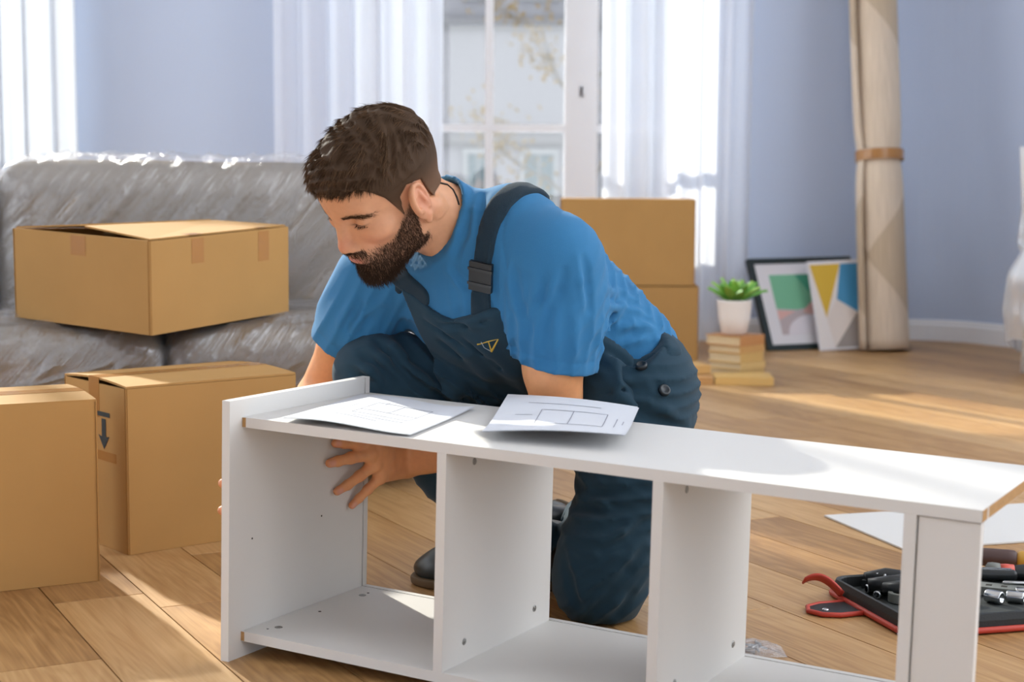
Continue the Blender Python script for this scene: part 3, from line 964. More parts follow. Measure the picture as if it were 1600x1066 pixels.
mb.build('plastic_wrap', M['film2'], ch, smooth=True)

# ================================================================ rolled rug leaning in the corner
def rug_mat():
    m, nt, p = new_mat('beige patterned rug')
    tc = nd(nt, 'ShaderNodeTexCoord'); sp = nd(nt, 'ShaderNodeSeparateXYZ')
    nt.links.new(tc.outputs['UV'], sp.inputs[0])
    z = nd(nt, 'ShaderNodeMath', operation='MULTIPLY_ADD'); z.inputs[1].default_value = 1.75; z.inputs[2].default_value = 0.30
    nt.links.new(sp.outputs['Y'], z.inputs[0])
    pp = nd(nt, 'ShaderNodeMath', operation='PINGPONG'); pp.inputs[1].default_value = 1.0
    nt.links.new(z.outputs[0], pp.inputs[0])
    u = nd(nt, 'ShaderNodeMath', operation='MULTIPLY'); u.inputs[1].default_value = 3.0
    nt.links.new(sp.outputs['X'], u.inputs[0])
    pu = nd(nt, 'ShaderNodeMath', operation='PINGPONG'); pu.inputs[1].default_value = 1.0
    nt.links.new(u.outputs[0], pu.inputs[0])
    gt = nd(nt, 'ShaderNodeMath', operation='GREATER_THAN')
    sc = nd(nt, 'ShaderNodeMath', operation='MULTIPLY'); sc.inputs[1].default_value = 0.42
    nt.links.new(pu.outputs[0], sc.inputs[0])
    ad = nd(nt, 'ShaderNodeMath', operation='ADD'); ad.inputs[1].default_value = 0.56
    nt.links.new(sc.outputs[0], ad.inputs[0])
    nt.links.new(pp.outputs[0], gt.inputs[0]); nt.links.new(ad.outputs[0], gt.inputs[1])
    mp = nd(nt, 'ShaderNodeMapping'); mp.inputs['Scale'].default_value = (90, 6, 1)
    nt.links.new(tc.outputs['UV'], mp.inputs[0])
    n = nd(nt, 'ShaderNodeTexNoise', i_Scale=1.0, i_Detail=3.0); nt.links.new(mp.outputs[0], n.inputs['Vector'])
    mx = nd(nt, 'ShaderNodeMix', data_type='RGBA')
    mx.inputs[6].default_value = srgb(230, 212, 190); mx.inputs[7].default_value = srgb(206, 186, 160)
    nt.links.new(gt.outputs[0], mx.inputs[0])
    m2 = nd(nt, 'ShaderNodeMix', data_type='RGBA', blend_type='MULTIPLY'); m2.inputs[0].default_value = 0.5
    cr = nd(nt, 'ShaderNodeValToRGB'); cr.color_ramp.elements[0].position = 0.3; cr.color_ramp.elements[0].color = (.62, .6, .56, 1); cr.color_ramp.elements[1].position = .7
    nt.links.new(n.outputs['Fac'], cr.inputs[0]); nt.links.new(mx.outputs[2], m2.inputs[6]); nt.links.new(cr.outputs[0], m2.inputs[7])
    nt.links.new(m2.outputs[2], p.inputs['Base Color'])
    p.inputs['Roughness'].default_value = 0.95
    return m
M['rug'] = rug_mat()
rb = on_z(1384, 548); rt = on_y(1366, 0, 6.98)
axis = (rt - rb).normalized()
rug = thing('rolled_rug', 'rolled beige rug with darker triangles, taped round and leaning against the wall', 'rug', rb)
rug.rotation_euler = axis.to_track_quat('Z', 'Y').to_euler()
mb = MB()
uvl = mb.bm.loops.layers.uv.new('uv')
LEN, TURN, NSEG, NZ = 2.3, 2.2, 88, 46
_rd = rug.rotation_euler.to_matrix().transposed() @ Vector((math.cos(R(-143)), math.sin(R(-143)), 0))
RUG_A = math.atan2(_rd.y, _rd.x)
def rug_pt(t, z):
    ang = RUG_A - t * TURN * 2 * PI          # starts at the outer lip
    rad = 0.102 - 0.015 * t * TURN
    pin = 1 - 0.10 * math.exp(-((z - 0.835) / 0.07) ** 2)
    fl = 1 + 0.05 * math.exp(-z / 0.3)
    rr = rad * pin * fl
    if t < 0.06: rr += 0.020 * (1 - t / 0.06) * (1 - 0.8 * math.exp(-((z - 0.835) / 0.2) ** 2))
    return Vector((rr * math.cos(ang) * 1.0, rr * math.sin(ang) * 0.92, z))
V = [[mb.bm.verts.new(rug_pt(i / NSEG, 0.004 + LEN * j / NZ)) for j in range(NZ + 1)] for i in range(NSEG + 1)]
for i in range(NSEG):
    for j in range(NZ):
        f = mb.bm.faces.new((V[i][j], V[i + 1][j], V[i + 1][j + 1], V[i][j + 1]))
        for l, (a, b) in zip(f.loops, ((i, j), (i + 1, j), (i + 1, j + 1), (i, j + 1))):
            l[uvl].uv = (a / NSEG * TURN, LEN * b / NZ)
ro = mb.build('rug_sheet', M['rug'], rug, smooth=True, fix=False)
sm = ro.modifiers.new('thick', 'SOLIDIFY'); sm.thickness = 0.009; sm.offset = 0
mb = MB()
mb.grid(lambda u, v: Vector((0.1035 * math.cos(u * 2 * PI), 0.1035 * 0.93 * math.sin(u * 2 * PI), 0.812 + 0.045 * v)), 48, 2)
o = mb.build('tape', M['tape'], rug, smooth=True)

# ================================================================ framed prints leaning on the wall
def leaning_print(name, label, bl, tl, tr, frame_w, depth, fmat, art):
    """bl, tl, tr: world corners; art(add) lays flat shapes in 0..1 coordinates (x right, y up)"""
    ex = (tr - tl); w = ex.length; ex.normalize()
    ey = (tl - bl); ey = (ey - ex * ey.dot(ex)); h = ey.length; ey.normalize()
    ez = ex.cross(ey)      # toward the viewer
    root = thing(name, label, 'picture', bl)
    root.rotation_euler = Matrix((ex, ey, ez)).transposed().to_euler()
    fw = frame_w
    if fw > 0:
        for (x0, x1, y0, y1) in ((0, fw, 0, h), (w - fw, w, 0, h), (fw, w - fw, 0, fw), (fw, w - fw, h - fw, h)):
            mb = MB(); mb.box(x0, x1, y0, y1, -depth, 0.004); mb.bevel(0.0015); mb.build('frame', fmat, root)
    mb = MB(); mb.box(fw, w - fw, fw, h - fw, -depth * 0.8, 0.0); board_ = mb.build('print', simple('print paper', srgb(226, 224, 228), 0.6), root)
    lay = [0]
    def add(pts, col):
        lay[0] += 1
        mb = MB()
        mb.bm.faces.new([mb.bm.verts.new((fw + (w - 2 * fw) * x, fw + (h - 2 * fw) * y, 0.0003 * lay[0])) for x, y in pts])
        o = mb.build('shape', simple('print colour', col, 0.6), board_, fix=False)
    art(add)
    return root
def art1(add):
    x0, x1, y0, y1 = .13, .90, .12, .86
    add([(x0, y0), (x1, y0), (x1, y1), (x0, y1)], srgb(196, 188, 192))
    def arc(cx, cy, r_, a0, a1, n=18, sq=1.0): return [(cx + r_ * math.cos(R(a0 + (a1 - a0) * k / n)), cy + sq * r_ * math.sin(R(a0 + (a1 - a0) * k / n))) for k in range(n + 1)]
    add([(x0 + .25, y1)] + [(x1, y1), (x1, .44), (.55, .44)], srgb(132, 152, 178))
    add([(.13, y1), (.62, y1)] + [(.62, .62), (.6, .52), (.5, .45), (.34, .42), (.13, .44)], srgb(122, 188, 150))
    add([(.40, y1), (.62, y1), (.62, .62), (.58, .52)], srgb(70, 160, 128))
    add([(.13, .42), (.40, .40), (.52, .52), (.74, .36), (.60, .30), (.13, .30)], srgb(222, 176, 168))
    add([(.13, .30), (.36, .42), (.46, .36), (.30, .12), (.13, .12)], srgb(190, 176, 178))
    add(arc(.5, .12, .30, 0, 180, 18, .8), srgb(226, 220, 226))
    add([(.72, .36), (x1, .44), (x1, .12), (.80, .12)], srgb(216, 206, 210))
def art2(add):
    add([(.03, .02), (.97, .02), (.97, .97), (.03, .97)], srgb(228, 222, 220))
    add([(.04, .96), (.62, .96), (.22, .36)], srgb(214, 176, 52))
    add([(.62, .96), (.97, .96), (.97, .33), (.84, .40), (.46, .56)], srgb(64, 142, 188))
    add([(.46, .56), (.80, .40), (.30, .02), (.22, .36)], srgb(222, 212, 206))
    add([(.30, .02), (.97, .02), (.97, .33), (.80, .40)], srgb(150, 142, 138))
leaning_print('framed_print', 'abstract print in a dark frame with green arc shapes, leaning behind the other print',
              on_z(1201, 549), on_y(1173, 405, 6.93), on_y(1333, 401, 7.10), 0.026, 0.022, M['black'], art1)
leaning_print('unframed_print', 'print with yellow and blue triangles leaning in front of the dark frame',
              on_z(1281, 548, 0.002), on_y(1263, 409, 6.88), on_y(1345, 405, 6.93), 0.0, 0.006, M['black'], art2)

# ================================================================ books and the potted plant
def book(label, corner, ang, a, b, th, col, z, group=None, tilt=0.0, spine='u'):
    """corner: near corner on the floor; edges: a along ang, b along ang+90"""
    root = thing('book', label, 'book', (corner[0], corner[1], z), R(ang), group)
    root.rotation_euler = (tilt, 0, R(ang))
    cm = simple('book cover', col, 0.6, noise=0.04, nscale=30)
    t = 0.0025
    mb = MB()
    mb.box(0, a, 0, b, 0, t); mb.box(0, a, 0, b, th - t, th)
    mb.box(0, a, 0, t, t, th - t)
    mb.bevel(0.0006); mb.build('cover', cm, root)
    mb = MB()
    n = 5
    for k in range(n):
        z0 = t + (th - 2 * t) * k / n; z1 = t + (th - 2 * t) * (k + 1) / n
        ins = 0.004 + 0.0015 * (k % 2)
        mb.box(ins, a - ins, t, b - ins, z0, z1)
    tag(mb.build('pages', M['pages'], root), kind='stuff')
    return root
M['pages'] = simple('book pages', srgb(222, 200, 160), 0.85, noise=0.05, nscale=80)
sc_ = on_z(1157, 592)
zz = 0.0005
specs = [(.150, .155, .030, (206, 172, 112), 46, 'tan yellow book at the bottom of the stack under the plant pot'),
         (.148, .150, .024, (218, 184, 122), 45, 'pale yellow book second from the bottom of the stack under the plant'),
         (.140, .150, .034, (212, 174, 108), 46, 'thick yellow book in the middle of the stack under the plant'),
         (.144, .150, .026, (204, 158, 98), 44, 'tan book second from the top of the stack under the plant'),
         (.150, .160, .036, (194, 138, 86), 46, 'orange brown book on top of the stack, directly under the plant pot')]
for a, b, th, col, ang, lab in specs:
    book(lab, (sc_.x + rnd.uniform(-.003, .003), sc_.y + rnd.uniform(-.003, .003)), ang, a, b, th, srgb(*col), zz, 'books in the stack under the plant')
    zz += th + 0.0006
p_ = on_z(1117, 602)
book('yellow book lying flat on the floor in front of the plant stack', (p_.x, p_.y), -3, .205, .15, .028, srgb(216, 176, 106), 0.0005)
p_ = on_z(1050, 601)
book('lower tan book of the two left of the plant stack', (p_.x, p_.y), -4, .145, .15, .026, srgb(196, 148, 92), 0.0005)
p_ = on_z(1052, 600)
book('upper yellow book slanting over another, left of the plant stack', (p_.x - .02, p_.y + .03), 14, .165, .13, .030, srgb(210, 166, 100), 0.029)
pot_z = zz
pc = Vector((sc_.x, sc_.y, 0)) + Vector((0, 0.105, 0))
plant = thing('potted_plant', 'green leafy succulent in a white pot on top of the book stack', 'plant', (pc.x - 0.012, pc.y, pot_z))
mb = MB()
mb.lathe([(0.0, 0.001), (0.040, 0.001), (0.046, 0.004), (0.058, 0.06), (0.064, 0.118), (0.0655, 0.124), (0.064, 0.127), (0.0605, 0.125), (0.058, 0.112), (0.0, 0.110)], 36, cap=False)
mb.build('pot', simple('white ceramic', srgb(238, 234, 232), 0.35), plant, smooth=True)
mb = MB(); mb.lathe([(0.0, 0.116), (0.03, 0.117), (0.0585, 0.113)], 24, cap=False); mb.build('soil', simple('potting soil', srgb(70, 56, 42), 0.95, noise=.3, nscale=200), plant, smooth=True)
lm = [simple('leaf green', srgb(108, 168, 70), 0.65, noise=0.12, nscale=30), simple('leaf green light', srgb(146, 192, 84), 0.65, noise=0.12, nscale=30)]
r = random.Random(12)
for k in range(22):
    a = k * 2.39996; el = R(24 + 52 * (k / 22) ** 1.1) ; ln = 0.118 - 0.035 * (k / 22) + r.uniform(-.008, .012)
    d = Vector((math.cos(a) * math.cos(el), math.sin(a) * math.cos(el), math.sin(el)))
    side = Vector((-math.sin(a), math.cos(a), 0)); nn = d.cross(side)
    mb = MB()
    w = 0.019 - 0.004 * (k / 22)
    rows = 7
    for sgn in (1, -1):
        G = []
        for i in range(rows + 1):
            t = i / rows
            ww = w * (math.sin(PI * min(1, t * 0.86 + 0.1)) ** 0.8) * (1 - t ** 6)
            cen = Vector((0, 0, 0.116)) + d * (0.012 + ln * t) + Vector((0, 0, 0.022 * t * t - 0.03 * t ** 3))
            G.append([mb.bm.verts.new(cen + side * ww * s + nn * (-0.004 * (1 - s * s) * sgn - 0.006 * s * s)) for s in (-1, -.5, 0, .5, 1)])
        for i in range(rows):
            for j in range(4): mb.bm.faces.new((G[i][j], G[i + 1][j], G[i + 1][j + 1], G[i][j + 1]))
    mb.build('leaf', lm[k % 2], plant, smooth=True)

# ================================================================ spare back sheet, tool case, bag of screws
pL, pF = on_z(1288, 808), on_z(1414, 861.5)
e1 = (pF - pL); wd = e1.length; e1.normalize(); e2 = Vector((-e1.y, e1.x, 0))
root = MB()
root.box(0, wd, 0, 1.02, 0, 0.0032); root.bevel(0.0006)
o = root.build('back_sheet', M['melamine'])
o.location = pL + Vector((0, 0, 0.001)); o.rotation_euler = (0, 0, math.atan2(e1.y, e1.x))
tag(o, 'thin white back sheet of the bookcase lying flat on the floor', 'panel')

M['leather'] = simple('black leatherette', srgb(34, 36, 37), 0.5, 0.4, bump=0.15, bscale=250)
M['red'] = simple('red piping', srgb(186, 62, 46), 0.55)
M['chrome'] = simple('chrome tool steel', srgb(196, 198, 200), 0.2, metal=1.0)
M['grey_plastic'] = simple('grey plastic', srgb(112, 114, 108), 0.5)
M['black_plastic'] = simple('black plastic', srgb(30, 33, 34), 0.38)
M['yellow'] = simple('yellow handle', srgb(206, 156, 62), 0.45)
M['maroon'] = simple('dark brown rubber', srgb(78, 56, 52), 0.5)
M['red_plastic'] = simple('red plastic', srgb(206, 84, 66), 0.4)
cL, cN = on_z(1294, 927.5), on_z(1420, 999)
dN = (cN - cL); la = dN.length; dN.normalize(); dR = Vector((-dN.y, dN.x, 0))
case = thing('tool_case', 'open black tool case with red piping on the floor behind the bookcase', 'tool case', cL + Vector((0, 0, 0.0006)), math.atan2(dN.y, dN.x))
CA, CB, CH = la, 0.36, 0.030       # local x: toward the viewer, local y: to the right
def rrect(x0, x1, y0, y1, r_, n=6):
    out = []
    for cx, cy, a0 in ((x1 - r_, y0 + r_, -90), (x1 - r_, y1 - r_, 0), (x0 + r_, y1 - r_, 90), (x0 + r_, y0 + r_, 180)):
        for k in range(n + 1):
            a = R(a0 + 90 * k / n); out.append((cx + r_ * math.cos(a), cy + r_ * math.sin(a)))
    return out
mb = MB()
prof = [(0.0, 0.004), (0.001, 0.002), (-0.002, 0.006), (-0.001, 0.02), (0.002, CH), (0.006, CH + .001), (0.008, CH - .002), (0.008, 0.009)]
rings = []
for ins, z in prof:
    rings.append([mb.bm.verts.new((x, y, z)) for x, y in rrect(ins, CA - ins, ins, CB - ins, 0.03)])
for a, b in zip(rings, rings[1:]):
    n = len(a)
    for i in range(n): mb.bm.faces.new((a[i], a[(i + 1) % n], b[(i + 1) % n], b[i]))
mb.bm.faces.new(list(reversed(rings[0]))); mb.bm.faces.new(rings[-1])
mb.build('tray', M['leather'], case, smooth=False)
mb = MB(); pts = [(x, y, 0.006) for x, y in rrect(-.004, CA + .004, -.004, CB + .004, 0.034)]
mb.tube(pts + [pts[0], pts[1]], 0.0052, 8); mb.build('piping', M['red'], case, smooth=True)
mb = MB()
def tong(u, v):
    return Vector((0.10 + 0.0 * v + (u - .5) * 0.05 * (1 - 0.12 * v), -0.005 - 0.10 * v, 0.004 + 0.010 * math.sin(PI * v)))
tg = [(0.075, 0.0), (0.145, 0.0), (0.150, -0.05), (0.140, -0.075), (0.115, -0.088), (0.09, -0.080), (0.078, -0.055)]
mb = MB(); mb.prism(tg, 0.001, 0.006); mb.bevel(0.0008); mb.build('closing_tab', M['leather'], case)
mb = MB(); pts = [(x, y, 0.0045) for x, y in [(0.075, -0.0)] + list(reversed(tg[2:])) + [(0.145, 0.0)]]
mb.tube([(0.075, 0, .0045), (0.078, -0.055, .0045), (0.09, -0.080, .0045), (0.115, -0.090, .0045), (0.141, -0.076, .0045), (0.151, -0.05, .0045), (0.146, 0, .0045)], 0.0042, 8); mb.build('tab_piping', M['red'], case, smooth=True)
mb = MB(); mb.lathe([(0.0, 0.0085), (0.004, 0.0085), (0.006, 0.007), (0.006, 0.005)], 14, Matrix.Translation((0.120, -0.062, 0))); mb.build('snap', M['chrome'], case, smooth=True)
mb = MB(); mb.grid(lambda u, v: Vector((0.058 + 0.012 * u - 0.03 * v, -0.006 - 0.055 * v, 0.006 + 0.028 * math.sin(PI * 0.75 * v) + 0.012 * u)), 2, 12); o = mb.build('strap', M['red'], case, smooth=True, fix=False)
sm = o.modifiers.new('thick', 'SOLIDIFY'); sm.thickness = 0.004
mb = MB(); mb.box(0.01, CA - 0.01, 0.01, CB - 0.01, 0.009, 0.011); mb.build('lining', simple('dark lining', srgb(48, 52, 52), 0.9), case)
CM = Matrix.Translation(case.location) @ Matrix.Rotation(math.atan2(dN.y, dN.x), 4, 'Z')
def tool(name, label, cat, x, y, z, ang, group=None):
    p = CM @ Vector((x, y, z))
    return thing(name, label, cat, p, math.atan2(dN.y, dN.x) + R(ang), group)
RX = Matrix.Rotation(R(90), 4, 'Y')
# sockets in a grey rail
rl = tool('socket_rail', 'grey plastic rail with square holes lying in the tool case', 'tool rail', 0.085, 0.215, 0.013, 52)
mb = MB(); mb.box(-0.10, 0.10, -0.018, 0.018, 0, 0.014); mb.bevel(0.003)
mb.build('rail', M['grey_plastic'], rl)
for k in range(8):
    mb = MB(); x = -0.088 + k * 0.025; mb.box(x - 0.005, x + 0.005, -0.005, 0.005, 0.0140, 0.0143); mb.build('slot', M['dark'], rl)
for k, (x, y, rr) in enumerate([(0.165, 0.22, 0.011), (0.172, 0.255, 0.010), (0.150, 0.285, 0.009), (0.060, 0.055, 0.008), (0.075, 0.075, 0.008), (0.088, 0.052, 0.007)]):
    so = tool('socket', ['chrome socket by the near rim of the tool case', 'second chrome socket along the near rim of the tool case', 'small chrome socket beside the grey rail in the tool case',
                         'chrome bit socket at the left corner of the tool case', 'chrome bit socket beside the black pliers', 'smallest chrome bit socket at the left of the tool case'][k], 'socket', x, y, 0.0115 + rr, 30 + 20 * k, 'chrome sockets in the tool case')
    mb = MB(); mb.lathe([(rr * .6, -0.014), (rr * .95, -0.014), (rr, -0.012), (rr, 0.012), (rr * .95, 0.014), (rr * .66, 0.014), (rr * .6, 0.004), (0, 0.004)], 20, RX, cap=False); mb.build('sleeve', M['chrome'], so, smooth=True)
# black pliers standing proud at the left
for k, (x, y, an, lab) in enumerate([(0.070, 0.120, 70, 'black handled pliers at the back of the tool case'), (0.118, 0.130, 55, 'second pair of black handled pliers near the front of the tool case')]):
    pl_ = tool('pliers', lab, 'pliers', x, y, 0.012, an)
    for s in (-1, 1):
        mb = MB(); mb.tube([(-0.075, s * 0.022, 0.016), (-0.04, s * 0.027, 0.020), (0.0, s * 0.016, 0.020), (0.022, s * 0.004, 0.016)], [0.011, 0.0145, 0.012, 0.008], 10); mb.build('handle', M['black_plastic'], pl_, smooth=True)
        mb = MB(); mb.tube([(0.018, s * 0.005, 0.016), (0.045, s * 0.007, 0.015), (0.07, s * 0.002, 0.014)], [0.009, 0.008, 0.004], 8); mb.build('jaw', M['chrome'], pl_, smooth=True)
    mb = MB(); mb.lathe([(0.010, 0.008), (0.012, 0.010), (0.012, 0.026), (0.010, 0.028)], 16, Matrix.Translation((0.02, 0, 0))); mb.build('pivot', M['grey_plastic'], pl_, smooth=True)
tp_ = tool('tape_roll', 'grey roll of tape near the front left of the tool case', 'tape', 0.122, 0.072, 0.012, 0)
mb = MB(); mb.lathe([(0.013, 0.0), (0.020, 0.0), (0.0205, 0.001), (0.0205, 0.015), (0.020, 0.016), (0.013, 0.016), (0.0125, 0.015), (0.0125, 0.001), (0.013, 0.0)], 24, cap=False); mb.build('roll', M['grey_plastic'], tp_, smooth=False)
bh = tool('bit_holder', 'dark grey bit holder with chrome bits at the left corner of the tool case', 'bit holder', 0.040, 0.078, 0.012, 40)
mb = MB(); mb.box(-0.03, 0.03, -0.012, 0.012, 0, 0.014); mb.bevel(0.002); mb.build('block', M['black_plastic'], bh)
for k in range(4):
    mb = MB(); mb.lathe([(0.0030, 0.014), (0.0030, 0.024), (0.0018, 0.028)], 6, Matrix.Translation((-0.021 + 0.014 * k, 0, 0))); mb.build('bit', M['chrome'], bh)
# screwdrivers
def driver(label, x, y, z, an, cols, ln=0.10):
    d_ = tool('screwdriver', label, 'screwdriver', x, y, z, an)
    mb = MB(); mb.lathe([(0.010, 0.0), (0.0155, 0.004), (0.0165, 0.012), (0.0150, 0.024)], 18, RX); mb.build('collar', cols[0], d_, smooth=True)
    mb = MB(); mb.lathe([(0.014, 0.0245), (0.0145, 0.034), (0.0135, 0.048)], 18, RX); mb.build('band', cols[1], d_, smooth=True)
    mb = MB(); mb.lathe([(0.0125, 0.0485), (0.0145, 0.065), (0.0145, 0.095), (0.012, 0.108), (0.0, 0.111)], 18, RX, cap=False); mb.build('handle', cols[2], d_, smooth=True)
    mb = MB(); mb.lathe([(0.0, -ln), (0.003, -ln + .004), (0.003, 0.0)], 10, RX, cap=False); mb.build('shaft', M['chrome'], d_, smooth=True)
driver('screwdriver with red band and black grip across the back of the tool case', 0.020, 0.290, 0.027, 68, (M['grey_plastic'], M['red_plastic'], M['black_plastic']))
driver('screwdriver with grey collar and red grip at the right of the tool case', 0.125, 0.315, 0.030, 70, (M['grey_plastic'], M['red_plastic'], M['red_plastic']), 0.05)
kn = tool('folding_knife', 'black folding knife between the rail and the screwdriver in the tool case', 'knife', 0.050, 0.275, 0.030, 66)
mb = MB(); rbox(mb, -0.05, 0.05, -0.011, 0.011, -0.009, 0.009, 0.007, (10, 8, 8)); mb.build('grip', M['black_plastic'], kn, smooth=True)
mb = MB(); mb.box(-0.045, 0.04, -0.002, 0.002, 0.008, 0.0115); mb.build('blade', M['chrome'], kn)
hm = thing('hammer', 'hammer with dark brown head grip and yellow shaft lying behind the tool case', 'hammer', on_z(1574, 893) + Vector((0, 0, 0.0)), R(-16))
RX2 = Matrix.Translation((0, 0, 0.024)) @ RX
mb = MB(); mb.lathe([(0.0, -0.085), (0.012, -0.08), (0.0165, -0.05), (0.0165, 0.0), (0.0155, 0.012), (0.010, 0.018), (0.0, 0.019)], 18, RX2, cap=False); mb.build('grip', M['maroon'], hm, smooth=True)
mb = MB(); mb.lathe([(0.011, 0.015), (0.0155, 0.022), (0.0165, 0.10), (0.015, 0.2)], 18, RX2); mb.build('shaft', M['yellow'], hm, smooth=True)
mb = MB(); mb.box(0.195, 0.225, -0.05, 0.05, 0.008, 0.040); mb.bevel(0.004); mb.build('head', M['black_plastic'], hm)
# little bag of screws
bg = thing('screw_bag', 'small clear plastic bag of screws on the floor behind the middle partition', 'bag', on_z(1178, 1020))
for k in range(9):
    mb = MB(); a = R(30 * k + 10)
    T = Matrix.Translation((-0.012 + 0.006 * (k % 5), -0.008 + 0.008 * (k // 3), 0.0045 + 0.004 * (k % 3))) @ Matrix.Rotation(R(-20 + 37 * k), 4, 'Z') @ RX
    mb.lathe([(0.0, -0.012), (0.0018, -0.010), (0.0018, 0.009), (0.0042, 0.0115), (0.0, 0.012)], 8, T, cap=False)
    mb.build('screw', M['metal'], bg, smooth=True)
M['film3'] = film_mat('small bag film', cover=0.25, fog=0.12, rough=0.15, bscale=(60, 60, 60), bump=0.8)
mb = MB()
def bagp(u, v):
    x = (u - .5) * 0.075; y = (v - .5) * 0.06
    e = (1 - (2 * u - 1) ** 4) * (1 - (2 * v - 1) ** 4)
    z = 0.002 + 0.020 * e * (1 - 0.5 * u) + 0.004 * nz(Vector((x, y, 0)), 60, 3) * e
    return Vector((x + 0.008, y, z))
mb.grid(bagp, 22, 18); mb.build('film', M['film3'], bg, smooth=True, fix=False)
# ================================================================ implicit surfaces: soft shapes are blended as distance fields and turned into meshes
class Field:
    def __init__(self, lo, hi, h):
        self.lo = np.array(lo, float); self.h = h
        self.n = [int(math.ceil((b - a) / h)) + 1 for a, b in zip(lo, hi)]
        self.ax = [(self.lo[i] + h * np.arange(self.n[i])).astype(np.float32) for i in range(3)]
        self.D = np.full(self.n, 1.0, np.float32)
    def sub(self, lo, hi):
        sl = []
        for i in range(3):
            a = int(max(0, math.floor((lo[i] - self.lo[i]) / self.h)))
            b = int(min(self.n[i], math.ceil((hi[i] - self.lo[i]) / self.h) + 1))
            if b <= a: return None, None
            sl.append(slice(a, b))
        g = (self.ax[0][sl[0]][:, None, None], self.ax[1][sl[1]][None, :, None], self.ax[2][sl[2]][None, None, :])
        return tuple(sl), g
    def apply(self, fn, lo, hi, k=0.0, mode='add', pad=0.012):
        e = k + pad
        sl, g = self.sub([v - e for v in lo], [v + e for v in hi])
        if sl is None: return
        d = fn(*g)
        a = self.D[sl]
        if mode == 'add':
            self.D[sl] = smin(a, d, k)
        elif mode == 'cut':
            self.D[sl] = -smin(-a, d, k)
        elif mode == 'and':
            self.D[sl] = -smin(-a, -d, k)
        elif mode == 'off':
            self.D[sl] = a + d
    def grids(self):
        return (self.ax[0][:, None, None], self.ax[1][None, :, None], self.ax[2][None, None, :])
    def cone(self, a, b, ra, rb, k=0.01, mode='add'):
        a = np.array(a, float); b = np.array(b, float); m = max(ra, rb)
        self.apply(lambda x, y, z: sd_cone(x, y, z, a, b, ra, rb), np.minimum(a, b) - m, np.maximum(a, b) + m, k, mode)
    def chain(self, pts, rad, k=0.01, mode='add'):
        for i in range(len(pts) - 1): self.cone(pts[i], pts[i + 1], rad[i], rad[i + 1], k, mode)
    def ball(self, c, r, k=0.01, mode='add'):
        self.ell(c, (r, r, r), None, k, mode)
    def ell(self, c, r, Rm=None, k=0.01, mode='add'):
        c = np.array(c, float); m = max(r)
        self.apply(lambda x, y, z: sd_ell(x, y, z, c, r, Rm), c - m, c + m, k, mode)

def smin(a, b, k):
    if k <= 0: return np.minimum(a, b)
    h = np.clip(0.5 + 0.5 * (b - a) / k, 0, 1)
    return b + (a - b) * h - k * h * (1 - h)
def sd_cone(x, y, z, a, b, ra, rb):
    d = b - a; L2 = float(d @ d) + 1e-12
    px, py, pz = x - a[0], y - a[1], z - a[2]
    t = np.clip((px * d[0] + py * d[1] + pz * d[2]) / L2, 0, 1)
    return np.sqrt((px - t * d[0]) ** 2 + (py - t * d[1]) ** 2 + (pz - t * d[2]) ** 2) - (ra + (rb - ra) * t)
def sd_ell(x, y, z, c, r, Rm=None):
    px, py, pz = x - c[0], y - c[1], z - c[2]
    if Rm is not None:
        q = [Rm[0][i] * px + Rm[1][i] * py + Rm[2][i] * pz for i in range(3)]   # columns are the axes
        px, py, pz = q
    k0 = np.sqrt((px / r[0]) ** 2 + (py / r[1]) ** 2 + (pz / r[2]) ** 2)
    k1 = np.sqrt((px / r[0] ** 2) ** 2 + (py / r[1] ** 2) ** 2 + (pz / r[2] ** 2) ** 2)
    return (k0 * (k0 - 1.0) / np.maximum(k1, 1e-6)).astype(np.float32)

